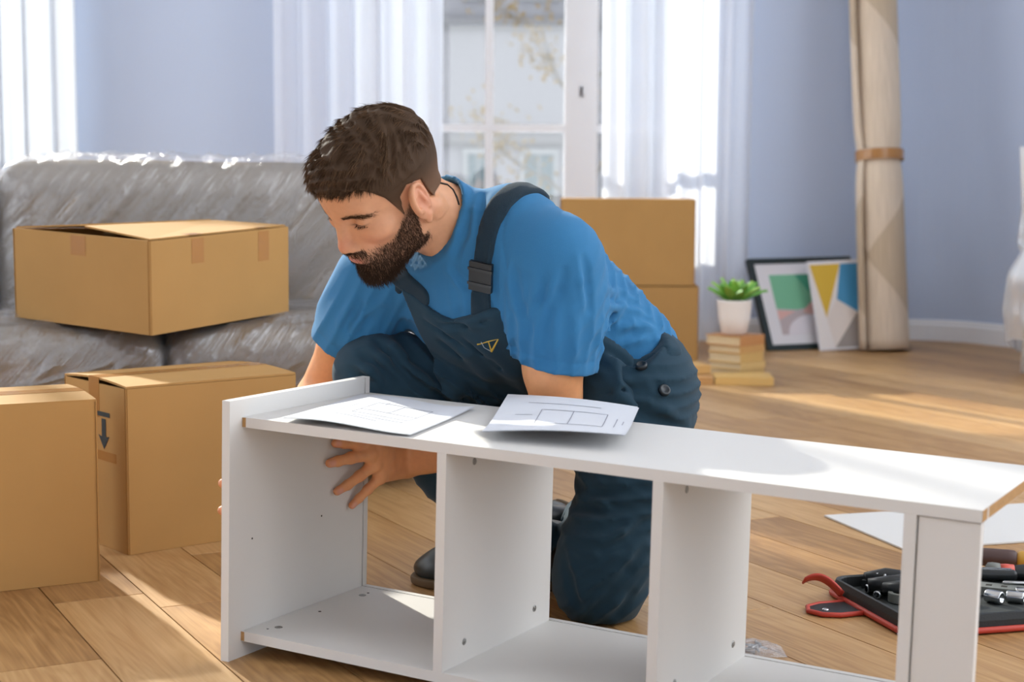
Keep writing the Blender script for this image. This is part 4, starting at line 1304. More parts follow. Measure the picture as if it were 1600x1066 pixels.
def surface_nets(F, relax=1):
    D = F.D; S = D < 0
    n0, n1, n2 = D.shape
    c = [S[i:n0 - 1 + i, j:n1 - 1 + j, k:n2 - 1 + k] for i in (0, 1) for j in (0, 1) for k in (0, 1)]
    anyc = c[0].copy(); allc = c[0].copy()
    for q_ in c[1:]:
        anyc |= q_; allc &= q_
    act = anyc & ~allc
    I, J, K = np.nonzero(act)
    idx = np.full(act.shape, -1, np.int32); idx[I, J, K] = np.arange(len(I), dtype=np.int32)
    P = np.zeros((len(I), 3)); cnt = np.zeros(len(I))
    offs = [(0, 0, 0), (0, 0, 1), (0, 1, 0), (0, 1, 1), (1, 0, 0), (1, 0, 1), (1, 1, 0), (1, 1, 1)]
    V = [D[I + o[0], J + o[1], K + o[2]] for o in offs]
    for a in range(8):
        for b in range(a + 1, 8):
            df = [offs[b][i] - offs[a][i] for i in range(3)]
            if sum(map(abs, df)) != 1: continue
            va, vb = V[a], V[b]
            m = (va < 0) != (vb < 0)
            t = np.where(m, va / np.where(m, va - vb, 1), 0)
            for i in range(3): P[:, i] += np.where(m, offs[a][i] + t * df[i], 0)
            cnt += m
    P = P / cnt[:, None] + np.stack([I, J, K], 1)
    Q = []
    for ax in range(3):
        sl0 = [slice(None)] * 3; sl1 = [slice(None)] * 3
        sl0[ax] = slice(0, -1); sl1[ax] = slice(1, None)
        A, B = S[tuple(sl0)], S[tuple(sl1)]
        ch = A != B
        a1, a2 = (ax + 1) % 3, (ax + 2) % 3
        e = np.nonzero(ch)
        ok = (e[a1] > 0) & (e[a2] > 0) & (e[a1] < D.shape[a1] - 1) & (e[a2] < D.shape[a2] - 1)
        e = [q_[ok] for q_ in e]
        def cell(d1, d2):
            q_ = [x.copy() for x in e]; q_[a1] = q_[a1] + d1; q_[a2] = q_[a2] + d2
            return idx[q_[0], q_[1], q_[2]]
        quad_ = np.stack([cell(-1, -1), cell(0, -1), cell(0, 0), cell(-1, 0)], 1)
        flip = ~A[e[0], e[1], e[2]]
        quad_[flip] = quad_[flip][:, ::-1]
        Q.append(quad_)
    Q = np.concatenate(Q)
    Q = Q[(Q >= 0).all(1)]
    for _ in range(relax):
        acc = np.zeros_like(P); w = np.zeros(len(P))
        for i in range(4):
            a, b = Q[:, i], Q[:, (i + 1) % 4]
            for j in range(3):
                acc[:, j] += np.bincount(a, P[b, j], len(P)) + np.bincount(b, P[a, j], len(P))
            w += np.bincount(a, minlength=len(P)) + np.bincount(b, minlength=len(P))
        P = P * 0.5 + 0.5 * acc / np.maximum(w, 1)[:, None]
    return P * F.h + F.lo, Q

def np_mesh(name, P, Q, mat, parent=None, cols=None):
    me = bpy.data.meshes.new(name)
    me.vertices.add(len(P)); me.vertices.foreach_set('co', np.asarray(P, np.float32).ravel())
    me.loops.add(len(Q) * 4); me.loops.foreach_set('vertex_index', np.asarray(Q, np.int32).ravel())
    me.polygons.add(len(Q)); me.polygons.foreach_set('loop_start', np.arange(0, len(Q) * 4, 4, dtype=np.int32))
    try: me.polygons.foreach_set('loop_total', np.full(len(Q), 4, np.int32))
    except Exception: pass
    me.polygons.foreach_set('use_smooth', np.ones(len(Q), bool))
    me.update(calc_edges=True); me.validate()
    if cols is not None:
        ca = me.color_attributes.new('tone', 'FLOAT_COLOR', 'POINT')
        c4 = np.ones((len(P), 4), np.float32); c4[:, :3] = cols
        ca.data.foreach_set('color', c4.ravel())
    return link(name, me, mat, parent)

def vnoise(P, sc, seed=0):
    """cheap smooth noise from a few rotated sines, -1..1"""
    r_ = np.random.RandomState(seed)
    out = 0
    for i in range(6):
        d = r_.normal(size=3); d /= np.linalg.norm(d)
        f = sc * (0.7 + 1.1 * i / 6)
        out = out + np.sin(f * (P[0] * d[0] + P[1] * d[1] + P[2] * d[2]) + r_.uniform(0, 6.28) + 1.1 * np.sin(f * 0.6 * (P[0] * d[1] - P[1] * d[2] + P[2] * d[0]) + i))
    return out / 6 * 1.4

def A3(v): return np.array([v[0], v[1], v[2]], float)
def PX(px, py, y): return A3(on_y(px, py, y))
def unit(v): v = np.asarray(v, float); return v / np.linalg.norm(v)

# ================================================================ the man: joints
J = {}
J['hipL'] = PX(985, 612, 2.64); J['hipR'] = PX(905, 608, 2.82)
J['kneeL'] = PX(938, 908, 2.535); J['ankL'] = np.array([0.150, 2.86, 0.085]); J['toeL'] = np.array([0.065, 2.80, 0.025])
J['kneeR'] = PX(588, 585, 2.68); J['ankR'] = PX(832, 868, 2.70); J['toeR'] = PX(690, 902, 2.735)
J['shL'] = PX(868, 412, 2.50); J['shR'] = PX(590, 440, 2.70)
J['elL'] = PX(872, 676, 2.545); J['wrL'] = PX(640, 716, 2.645)
J['elR'] = PX(497, 628, 2.78); J['wrR'] = np.array([-0.392, 2.535, 0.225])
J['neck'] = PX(704, 350, 2.59)
# head frame: x = his right, y = forward, z = up
def rot(y, p, r):
    cy, sy = math.cos(y), math.sin(y); cp, sp = math.cos(p), math.sin(p); cr, sr = math.cos(r), math.sin(r)
    return np.array([[cy, -sy, 0], [sy, cy, 0], [0, 0, 1]]) @ np.array([[1, 0, 0], [0, cp, -sp], [0, sp, cp]]) @ np.array([[cr, 0, sr], [0, 1, 0], [-sr, 0, cr]])
HR = rot(R(125), R(-37.5), R(-13)); HO = np.array([-0.2005, 2.52, 0.678])
def to_head(P): return (np.asarray(P) - HO) @ HR
def from_head(P): return np.asarray(P) @ HR.T + HO

# ---------------------------------------------------------------- head, in its own frame
def head_field():
    F = Field((-0.115, -0.16, -0.26), (0.115, 0.15, 0.155), 0.0019)
    sym = lambda f: (lambda x, y, z: f(np.abs(x), y, z))
    def two(fn, lo, hi, k, mode='add'):
        h = [max(abs(lo[0]), abs(hi[0])), hi[1], hi[2]]; l = [-h[0], lo[1], lo[2]]
        F.apply(sym(fn), l, h, k, mode)
    def cone2(a, b, ra, rb, k, mode='add'):
        a = np.array(a, float); b = np.array(b, float); m = max(ra, rb)
        two(lambda x, y, z: sd_cone(x, y, z, a, b, ra, rb), np.minimum(a, b) - m, np.maximum(a, b) + m, k, mode)
    def ell2(c, r_, k, mode='add', Rm=None):
        c = np.array(c, float); m = max(r_)
        two(lambda x, y, z: sd_ell(x, y, z, c, r_, Rm), c - m, c + m, k, mode)
    F.ell((0, -0.014, 0.046), (0.076, 0.097, 0.083), None, 0.0)
    F.ell((0, 0.034, 0.060), (0.063, 0.062, 0.052), None, 0.02)
    F.ell((0, 0.028, -0.018), (0.058, 0.062, 0.078), None, 0.03)
    cone2((0.050, 0.004, -0.050), (0.016, 0.070, -0.086), 0.017, 0.017, 0.025)
    cone2((0.056, -0.004, -0.02), (0.050, 0.004, -0.052), 0.016, 0.017, 0.02)
    F.ball((0, 0.077, -0.087), 0.0175, 0.018)
    ell2((0.047, 0.055, -0.002), (0.023, 0.024, 0.018), 0.022)
    cone2((0.010, 0.081, 0.040), (0.043, 0.066, 0.037), 0.0108, 0.011, 0.014)
    F.ell((0, 0.078, -0.046), (0.031, 0.021, 0.027), None, 0.02)
    # eye sockets, lids, lash line
    ell2((0.0355, 0.092, 0.0235), (0.018, 0.0145, 0.0105), 0.010, 'cut')
    ell2((0.036, 0.0670, 0.0215), (0.0155, 0.0146, 0.0130), 0.004)
    ell2((0.036, 0.0825, 0.0155), (0.0145, 0.0065, 0.0014), 0.0012, 'cut')
    ell2((0.036, 0.0825, 0.0292), (0.0140, 0.006, 0.0010), 0.0020, 'cut')
    # nose
    F.cone((0, 0.086, 0.032), (0, 0.1005, -0.012), 0.0075, 0.0085, 0.012)
    F.ball((0, 0.1015, -0.0205), 0.0108, 0.008)
    ell2((0.0130, 0.0940, -0.0240), (0.0072, 0.0095, 0.0075), 0.006)
    ell2((0.0062, 0.0985, -0.0315), (0.0034, 0.0055, 0.0030), 0.003, 'cut')
    # lips
    F.ell((0, 0.0925, -0.0405), (0.0225, 0.0095, 0.0052), None, 0.006)
    F.ell((0, 0.0910, -0.0520), (0.0195, 0.0095, 0.0060), None, 0.006)
    F.ell((0, 0.1020, -0.0462), (0.0235, 0.0075, 0.0011), None, 0.002, 'cut')
    F.ell((0, 0.098, -0.064), (0.016, 0.008, 0.006), None, 0.010, 'cut')
    # ears: shell, rim, bowl, lobe, tragus
    ct, st = math.cos(R(-14)), math.sin(R(-14)); co, so = math.cos(R(24)), math.sin(R(24))
    Rt = np.array([[1, 0, 0], [0, ct, -st], [0, st, ct]]); Ro = np.array([[co, so, 0], [-so, co, 0], [0, 0, 1]])
    ER = (Ro @ Rt)
    def ear_pt(p): return np.array((0.080, -0.008, 0.004)) + ER @ np.array(p)
    e0 = ear_pt((0, 0, 0))
    ell2(e0, (0.0062, 0.0225, 0.0340), 0.003, 'add', ER)
    ring = []
    for k in range(15):
        a = R(-62 + 262 * k / 14)
        ring.append(ear_pt((0.0045, -0.0188 * math.cos(a - R(6)) * 1.0, 0.0055 + 0.0272 * math.sin(a))))
    for p, q2 in zip(ring, ring[1:]): cone2(p, q2, 0.0036, 0.0036, 0.0025)
    cone2(ear_pt((0.001, 0.003, -0.028)), ear_pt((0.001, 0.008, -0.035)), 0.0062, 0.0055, 0.005)
    ell2(ear_pt((0.0075, 0.003, 0.000)), (0.0066, 0.0120, 0.0160), 0.003, 'cut', ER)
    ell2(ear_pt((0.0070, -0.005, 0.0190)), (0.0042, 0.0090, 0.0075), 0.003, 'cut', ER)
    cone2(ear_pt((0.004, -0.009, -0.010)), ear_pt((0.0045, -0.0075, 0.014)), 0.0030, 0.0028, 0.003)
    cone2(ear_pt((0.004, 0.0125, -0.004)), ear_pt((0.0045, 0.0115, -0.010)), 0.0042, 0.0042, 0.004)
    # neck down into the collar
    nb = to_head(J['neck']); nb2 = to_head(J['neck'] + np.array([0.045, 0.02, -0.06]))
    F.chain([(0, -0.030, -0.015), tuple(nb * 0.55 + np.array([0, -0.014, -0.02]) * 0.45), tuple(nb), tuple(nb2)], [0.056, 0.054, 0.056, 0.066], 0.025)
    # sternomastoid hint
    F.cone((-0.062, -0.035, -0.03), tuple(nb + np.array([-0.02, 0.055, -0.03])), 0.014, 0.012, 0.02)
    return F

def skin_tone(Ph):
    """natural skin colour by place on the head (head frame)"""
    x, y, z = Ph[:, 0], Ph[:, 1], Ph[:, 2]
    base = np.array(srgb(212, 154, 116)[:3]); red = np.array(srgb(205, 128, 104)[:3]); lip = np.array(srgb(178, 112, 98)[:3])
    stub = np.array(srgb(104, 74, 56)[:3]); scalp = np.array(srgb(74, 56, 44)[:3])
    ax = np.abs(x)
    def g(c, s): return np.exp(-(((ax - c[0]) / s[0]) ** 2 + ((y - c[1]) / s[1]) ** 2 + ((z - c[2]) / s[2]) ** 2))
    w_red = np.clip(0.55 * g((0, .112, -.012), (.018, .02, .014)) + 0.45 * g((.045, .07, -.012), (.022, .03, .02)) + 0.5 * g((.082, -.014, .004), (.012, .028, .034)), 0, 1)
    c = base[None] * (1 - w_red[:, None]) + red[None] * w_red[:, None]
    wl = np.clip(0.9 * np.exp(-((ax / .021) ** 4 + ((z + .0465) / .0085) ** 4)) * (y > .086), 0, 1)
    # beard: jaw, chin, moustache, sideburn
    b = beard_mask(x, y, z)
    c = c * (1 - 0.72 * b[:, None]) + stub[None] * 0.72 * b[:, None]
    c = c * (1 - wl[:, None]) + lip[None] * wl[:, None]
    h = np.clip((hair_region(ax, y, z) + .002) / .006, 0, 1) * sstep(.0785, .0765, ax)
    c = c * (1 - 0.8 * h[:, None]) + scalp[None] * 0.8 * h[:, None]
    lash = np.exp(-(((ax - .036) / .0150) ** 4 + ((z - .0158 - 6 * (ax - .034) ** 2) / .0015) ** 2)) * (y > .070)
    c = c * (1 - 0.9 * lash[:, None]) + np.array([.02, .014, .01])[None] * 0.9 * lash[:, None]
    return c
def sstep(a, b, v):
    t = np.clip((v - a) / (b - a), 0, 1); return t * t * (3 - 2 * t)
def beard_mask(x, y, z):
    ax = np.abs(x)
    # upper limit of the beard rises from the mouth corner to the sideburn in front of the ear
    top = np.where(y > 0.05, -0.036, -0.036 + (0.05 - y) * 0.85)
    m = sstep(0.012, -0.006, z - top) * sstep(-0.010, 0.004, y) * (z > -0.135)
    neckcut = sstep(-0.108, -0.092, z + np.clip(0.055 - y, 0, 1) * -0.62)
    m = m * neckcut * np.where((ax > 0.0725) & (y < 0.025), 0.0, 1.0)
    mous = sstep(0.0, 0.3, 1 - ((ax / .030) ** 4 + ((z + .0325 + ax * .12) / .0085) ** 4)) * (y > .07)
    clear = np.exp(-((ax / .020) ** 4 + ((z + .0465) / .0080) ** 4)) * (y > .08)
    cheek = np.exp(-(((ax - .030) / .012) ** 2 + ((z + .030) / .016) ** 2)) * (y > 0.055)
    m = np.clip(np.maximum(m * (1 - 0.8 * cheek), mous) - clear, 0, 1)
    return m
def hair_region(ax, y, z):
    """positive inside the hairy scalp"""
    front = 0.083 - 0.010 * (ax / 0.05) ** 2
    # limit height as a function of y: forehead, temple, sideburn, around the ear, nape
    lim = np.interp(y, [-0.12, -0.075, -0.040, -0.030, -0.004, 0.014, 0.018, 0.036, 0.050, 0.066, 0.10],
                    [-0.018, -0.018, -0.012, 0.030, 0.040, 0.030, -0.004, 0.044, 0.064, 0.080, 0.086])
    lim = np.where((ax < 0.045) & (y > 0.03), np.minimum(lim + 0.03, front + 0.0), lim)
    return z - lim
# ---------------------------------------------------------------- arms with hands (world frame)
SH_PL = UM.to_3x3() @ Vector((1, 0, 0))                      # outward from the inner face of the end panel
PP0 = UM @ Vector((q['tp'], 0, 0))
PO0 = UM @ Vector((0, 0, 0))
def panel_pt(px, py, off):
    d = sight(px, py); o = Vector((0, 0, CAM_H))
    p0 = PP0 + SH_PL * off
    return A3(o + d * ((p0 - o).dot(SH_PL) / d.dot(SH_PL)))
HANDN = []      # (tip, dorsal direction) for nails
def hand(F, wr, knuckles, fingers, thumb, el, scale=1.0):
    """knuckles: four points index..little; fingers: per finger list of PIP, DIP, TIP; thumb: list of points from the palm side"""
    rk = [0.0118, 0.0122, 0.0115, 0.0102]; rf = [(0.0096, 0.0088, 0.0080, 0.0070), (0.0098, 0.0090, 0.0082, 0.0072), (0.0094, 0.0086, 0.0078, 0.0068), (0.0084, 0.0076, 0.0069, 0.0061)]
    wr = np.array(wr); ax = unit(wr - np.array(el)); 
    across = unit(np.array(knuckles[0]) - np.array(knuckles[3]))
    for i, kp in enumerate(knuckles):
        root = wr + across * (0.017 - 0.0115 * i) + ax * 0.008
        F.cone(root, kp, 0.0165, rk[i], 0.014)
    for i in range(3):
        m = (np.array(knuckles[i]) + np.array(knuckles[i + 1])) / 2
        F.cone(wr * .3 + m * .7, m * 0.96 + wr * 0.04, 0.0125, 0.0085, 0.010)
    for i, f in enumerate(fingers):
        pts = [np.array(knuckles[i])] + [np.array(p) for p in f]
        F.cone(pts[0], pts[1], rk[i] * 0.93, rf[i][1], 0.0045)
        F.cone(pts[1], pts[2], rf[i][1], rf[i][2], 0.003)
        F.cone(pts[2], pts[3], rf[i][2], rf[i][3], 0.003)
        F.ball(pts[1], rf[i][1] * 1.07, 0.004); F.ball(pts[2], rf[i][2] * 1.04, 0.003)
        F.ball(pts[0], rk[i] * 1.02, 0.006)
    t = [np.array(p) for p in thumb]
    F.cone(t[0], t[1], 0.019, 0.0135, 0.012); F.cone(t[1], t[2], 0.0118, 0.0105, 0.004); F.cone(t[2], t[3], 0.0105, 0.0082, 0.003)

# left arm: behind the bookcase, fingers spread on the inner face of the end panel
L_k = [panel_pt(585, 698, 0.030), panel_pt(577, 710, 0.031), panel_pt(584, 727, 0.031), panel_pt(594, 746, 0.031)]
L_f = [[panel_pt(556, 694.5, 0.021), panel_pt(538, 693, 0.013), panel_pt(524, 693, 0.0078)],
       [panel_pt(548, 716, 0.022), panel_pt(528, 721, 0.013), panel_pt(515, 724, 0.0078)],
       [panel_pt(562, 744, 0.021), panel_pt(543, 758, 0.013), panel_pt(527, 768, 0.0078)],
       [panel_pt(575, 765, 0.019), panel_pt(561, 779, 0.012), panel_pt(550, 790, 0.0070)]]
wrL, elL, shL = J['wrL'], J['elL'], J['shL']
L_t = [wrL * .72 + np.array(L_k[0]) * .28 + np.array([0, 0.012, 0.012]), panel_pt(596, 672, -0.028) + np.array([0.0, 0.02, 0]), panel_pt(575, 660, -0.026), panel_pt(552, 654, -0.022)]
allp = np.array(L_k + [p for f in L_f for p in f] + L_t + [wrL])
FL = Field(np.minimum(allp.min(0), elL - .06) - 0.02, np.maximum(np.maximum(allp.max(0), elL + .06), shL + .0) + np.array([0.075, 0.06, 0.0]), 0.0021)
hand(FL, wrL, L_k, L_f, L_t, elL)
fa = elL + (wrL - elL) * 0.35
FL.cone(wrL + unit(wrL - elL) * 0.012, wrL - unit(wrL - elL) * 0.03, 0.0245, 0.0265, 0.012)
FL.cone(wrL + np.array([0, 0, .008]), fa, 0.0215, 0.040, 0.012); FL.cone(wrL - np.array([0, 0, .008]), fa, 0.0205, 0.040, 0.012)
FL.cone(fa, elL, 0.042, 0.0385, 0.02)
FL.cone(elL, shL * .5 + elL * .5 + np.array([-.006, -.006, 0]), 0.0400, 0.0475, 0.02); FL.cone(shL * .5 + elL * .5, shL, 0.0475, 0.054, 0.02)
FL.ball(elL * .62 + shL * .38 + np.array([-.012, -.014, 0]), 0.040, 0.02)
# right arm: goes down outside the end panel, fingertips come round its front edge
def outer_pt(s, z, off): return A3(UM @ Vector((-off, s, z)))
wrR, elR, shR = J['wrR'], J['elR'], J['shR']
wrR = outer_pt(0.205, 0.235, 0.030)
J['wrR'] = wrR
R_k = [outer_pt(0.115, 0.262, 0.022), outer_pt(0.108, 0.243, 0.023), outer_pt(0.110, 0.223, 0.023), outer_pt(0.118, 0.204, 0.022)]
R_f = [[outer_pt(0.075, 0.285, 0.018), outer_pt(0.052, 0.292, 0.012), outer_pt(0.033, 0.296, 0.009)],
       [outer_pt(0.066, 0.256, 0.019), outer_pt(0.040, 0.260, 0.012), outer_pt(0.012, 0.262, 0.008)],
       [outer_pt(0.068, 0.226, 0.019), outer_pt(0.040, 0.224, 0.012), outer_pt(0.010, 0.222, 0.008)],
       [outer_pt(0.080, 0.194, 0.018), outer_pt(0.058, 0.188, 0.012), outer_pt(0.040, 0.184, 0.008)]]
R_t = [outer_pt(0.185, 0.262, 0.026), outer_pt(0.150, 0.296, 0.022), outer_pt(0.125, 0.318, 0.016), outer_pt(0.105, 0.330, 0.011)]
allp = np.array(R_k + [p for f in R_f for p in f] + R_t + [wrR])
FR = Field(np.minimum(allp.min(0), elR - .06) - 0.02, np.maximum(np.maximum(allp.max(0), elR + .06), shR) + np.array([0.07, 0.06, 0]), 0.0026)
hand(FR, wrR, R_k, R_f, R_t, elR)
fa = elR + (wrR - elR) * 0.35
FR.cone(wrR, fa, 0.027, 0.041, 0.012); FR.cone(fa, elR, 0.042, 0.039, 0.02)
FR.cone(elR, shR * .5 + elR * .5, 0.040, 0.046, 0.02); FR.cone(shR * .5 + elR * .5, shR, 0.046, 0.054, 0.02)

# ---------------------------------------------------------------- torso core under the clothes
hipL, hipR, neck = J['hipL'], J['hipR'], J['neck']
pel = (hipL + hipR) / 2 + np.array([0.012, 0, 0.02])
lat = unit(shL - shR); spine = unit(neck - pel); front = unit(np.cross(lat, spine)); lat2 = unit(np.cross(spine, front))
TR = np.stack([lat2, spine, front], 1)          # columns: left, up the spine, forward
mid = (shL + shR) / 2
def T(u, v, w): return mid + lat2 * u + spine * v + front * w
FT = Field(np.array([-.36, 2.36, .0]), np.array([.36, 3.02, .70]), 0.008)
FT.ell(T(0, -.06, -.01), (.13, .14, .07), TR, 0.0); FT.ell(pel - front * .02, (.11, .10, .06), TR, 0.05)
FT.cone(T(0, -.1, -.01), pel - front * .02, .075, .07, .05); FT.cone(shL, shR, .045, .045, .04); FT.cone(neck, T(0, -.05, -.02), .045, .06, .03)
for a, b, r0, r1 in ((hipL, J['kneeL'], .075, .05), (J['kneeL'], J['ankL'], .045, .03), (hipR, J['kneeR'], .07, .048), (J['kneeR'], J['ankR'], .042, .032)):
    FT.cone(a, b, r0, r1, .02)

# ---------------------------------------------------------------- one skin mesh
M['skin'], _nt, _p = new_mat('skin')
_a = nd(_nt, 'ShaderNodeAttribute', attribute_name='tone')
_tc = nd(_nt, 'ShaderNodeTexCoord')
_n = nd(_nt, 'ShaderNodeTexNoise', i_Scale=90.0, i_Detail=4.0); _nt.links.new(_tc.outputs['Object'], _n.inputs['Vector'])
_mr = nd(_nt, 'ShaderNodeMapRange'); _mr.inputs['To Min'].default_value = 0.90; _mr.inputs['To Max'].default_value = 1.10
_nt.links.new(_n.outputs['Fac'], _mr.inputs['Value'])
_vm = nd(_nt, 'ShaderNodeVectorMath', operation='SCALE'); _nt.links.new(_a.outputs['Color'], _vm.inputs[0]); _nt.links.new(_mr.outputs[0], _vm.inputs['Scale'])
_nt.links.new(_vm.outputs[0], _p.inputs['Base Color'])
_p.inputs['Roughness'].default_value = 0.48; _p.inputs['Specular IOR Level'].default_value = 0.4
_p.inputs['Subsurface Weight'].default_value = 0.12; _p.inputs['Subsurface Radius'].default_value = (0.012, 0.004, 0.002); _p.inputs['Subsurface Scale'].default_value = 0.6
_b = nd(_nt, 'ShaderNodeBump'); _b.inputs['Strength'].default_value = 0.15; _b.inputs['Distance'].default_value = 0.001
_n2 = nd(_nt, 'ShaderNodeTexNoise', i_Scale=600.0, i_Detail=3.0); _nt.links.new(_tc.outputs['Object'], _n2.inputs['Vector'])
_nt.links.new(_n2.outputs['Fac'], _b.inputs['Height']); _nt.links.new(_b.outputs[0], _p.inputs['Normal'])

FH = head_field()
Ph, Qh = surface_nets(FH, 1)
Th = skin_tone(Ph)
Pw = from_head(Ph)
pieces = [(Pw, Qh, Th)]
base_c = np.array(srgb(222, 156, 108)[:3]); knk = np.array(srgb(206, 130, 94)[:3]); nail = np.array(srgb(214, 158, 140)[:3])
for F_, ks, fs in ((FL, L_k, L_f), (FR, R_k, R_f)):
    P_, Q_ = surface_nets(F_, 1)
    c = np.repeat(base_c[None], len(P_), 0)
    for i in range(4):
        for j, s_r in ((0, .009), (2, .010)):
            w = 0.55 * np.exp(-(np.linalg.norm(P_ - np.array(fs[i][j]), axis=1) / s_r) ** 4)
            c = c * (1 - w[:, None]) + knk[None] * w[:, None]
        tip = np.array(fs[i][2]); dirn = unit(tip - np.array(fs[i][1])); nrm = A3(SH_PL) if F_ is FL else -A3(SH_PL)
        dors = unit(nrm - dirn * (nrm @ dirn)); side = np.cross(dirn, dors)
        rel = P_ - (tip - dirn * 0.002)
        m = np.exp(-((rel @ dirn / .0062) ** 4 + (rel @ side / .0050) ** 4)) * ((rel @ dors) > 0.0035) * 0.8
        c = c * (1 - m[:, None]) + nail[None] * m[:, None]
    pieces.append((P_, Q_, c))
P_, Q_ = surface_nets(FT, 1)
pieces.append((P_, Q_, np.repeat(base_c[None], len(P_), 0)))
off = 0; PP, QQ, CC = [], [], []
for P_, Q_, c in pieces:
    PP.append(P_); QQ.append(Q_ + off); CC.append(c); off += len(P_)
person = np_mesh('person', np.concatenate(PP), np.concatenate(QQ), M['skin'], None, np.concatenate(CC))
tag(person, 'bearded man in a blue t-shirt and navy bib overalls kneeling behind the white bookcase', 'person')

def fval(F_, p):
    qv = [(p[i] - F_.lo[i]) / F_.h for i in range(3)]
    b = [int(math.floor(v)) for v in qv]
    if any(b[i] < 0 or b[i] >= F_.n[i] - 1 for i in range(3)): return 1.0
    f = [qv[i] - b[i] for i in range(3)]; s = 0.0
    for i in (0, 1):
        for j in (0, 1):
            for k in (0, 1):
                s += F_.D[b[0] + i, b[1] + j, b[2] + k] * (f[0] if i else 1 - f[0]) * (f[1] if j else 1 - f[1]) * (f[2] if k else 1 - f[2])
    return float(s)
def trace(F_, px, py, y0=2.2, y1=2.98, off=0.0):
    """the first place where a sight line meets a cloth surface"""
    d = sight(px, py); o = Vector((0, 0, CAM_H)); t = y0 / d.y
    while t < y1 / d.y:
        p = o + d * t
        if fval(F_, p) < off: return A3(p)
        t += 0.0025
    return None

def grad(F_, p):
    e = 0.004; p = np.array(p)
    return unit(np.array([fval(F_, p + np.eye(3)[i] * e) - fval(F_, p - np.eye(3)[i] * e) for i in range(3)]))
def crease(F_, pts, r=.007, h=.003, up=True):
    """one cloth fold: a ridge (or a groove) that fades out at both ends, along points found on the cloth"""
    P3 = [trace(F_, x, y) for x, y in pts]
    P3 = [p for p in P3 if p is not None]
    if len(P3) < 2: return
    N3 = [grad(F_, p) for p in P3]
    m = len(P3); out = []; rad = []
    for i, (p, n) in enumerate(zip(P3, N3)):
        t = i / (m - 1); f = math.sin(PI * (0.08 + 0.84 * t))
        out.append(p + n * (h * f - r) if up else p + n * (r - h * f)); rad.append(r)
    F_.chain(out, rad, 0.009, 'add' if up else 'cut')
# ---------------------------------------------------------------- shirt
def fold(Pg, c, along, across, amp, wl, la, lc, ph=0.0, bend=0.0):
    """a family of creases: running along one direction, waving across another"""
    a = sum((Pg[i] - c[i]) * along[i] for i in range(3)); b = sum((Pg[i] - c[i]) * across[i] for i in range(3))
    b = b + 0.010 * vnoise(Pg, 24, 11); a0_ = amp; amp = amp * np.clip(0.65 + 0.6 * vnoise(Pg, 17, 12), 0.05, 1.3)
    s = np.sin((b + bend * a * a) * (2 * PI / wl) + ph)
    return 1.7 * amp * (0.45 - np.abs(s) ** 0.8) * np.exp(-(a / la) ** 2 - (b / lc) ** 2)
FS = Field((-0.37, 2.36, 0.30), (0.36, 2.96, 0.72), 0.0034)
FS.ell(T(0.005, -.080, -.014), (.190, .160, .112), TR, 0.0)
FS.ell(T(0.01, -.20, -.05), (.160, .16, .098), TR, 0.05)
FS.ell(pel + spine * 0.03 - front * 0.0, (.160, .14, .108), TR, 0.06)
FS.cone(T(0.10, .005, -.055), T(0.06, -.2, -.085), .075, .07, 0.05); FS.cone(T(-0.10, .005, -.05), T(-.06, -.2, -.08), .075, .07, 0.05)
FS.cone(shL, neck * .75 + mid * .25, .062, .055, .04); FS.cone(shR, neck * .75 + mid * .25, .060, .055, .04)
FS.cone(neck + spine * -0.01, T(0, -.08, -.02), .066, .09, .03)
# collar: a low standing ring
FS0 = Field(FS.lo, FS.lo + FS.h * (np.array(FS.n) - 1), FS.h); FS0.D = FS.D.copy()
# sleeves
sdL = unit(elL - shL); sdR = unit(elR - shR)
slL = shL + sdL * 0.165; slR = shR + sdR * 0.135
FS.chain([shL, shL * .5 + slL * .5, slL + sdL * .03], [.070, .0665, .0655], 0.045)
FS.chain([shR, shR * .5 + slR * .5, slR + sdR * .03], [.066, .063, .064], 0.045)
# creases
g = FS.grids()
def shift(fn): FS.D += fn.astype(np.float32)
Pg = np.broadcast_arrays(*g)
SU = [sum((Pg[i] - mid[i]) * ax_[i] for i in range(3)) for ax_ in (lat2, spine, front)]
shift(0.0022 * vnoise(Pg, 26, 1))
shift(-fold(Pg, shL + sdL * 0.09 + front * .04 - lat2 * .03, unit(sdL * .8 - lat2 * 0.35), unit(np.cross(sdL, [0.4, .9, 0])), .0075, .052, .10, .09, 0.4))
shift(-fold(Pg, T(.06, -.20, -.05), lat2 * .9 + front * .3, spine, .0080, .058, .16, .13, 0.9, 1.2))
shift(-fold(Pg, T(.0, -.30, -.08), lat2, spine, .0065, .045, .2, .07, 0.2))
shift(-fold(Pg, slL - sdL * .03, sdL, unit(np.cross(sdL, lat2)), .0050, .05, .06, .10, 0.0))
shift(-fold(Pg, T(.10, -.05, .06), unit(spine + lat2 * .7), unit(lat2 - spine * .7), .0050, .045, .08, .07, 1.0))
shift(-fold(Pg, shR + sdR * .06 + front * .03, unit(sdR + .4 * lat2), unit(np.cross(sdR, front)), .0060, .05, .08, .08, .3))
# arm seam
def plane(c, n): return lambda x, y, z: (x - c[0]) * n[0] + (y - c[1]) * n[1] + (z - c[2]) * n[2]
ls = T(.150, 0, 0)
ar = ((Pg[0] - ls[0]) * lat2[0] + (Pg[1] - ls[1]) * lat2[1] + (Pg[2] - ls[2]) * lat2[2])
shift(0.0022 * np.exp(-(ar / .0028) ** 2) * (np.linalg.norm(np.stack([Pg[i] - shL[i] for i in range(3)]), axis=0) < .12))
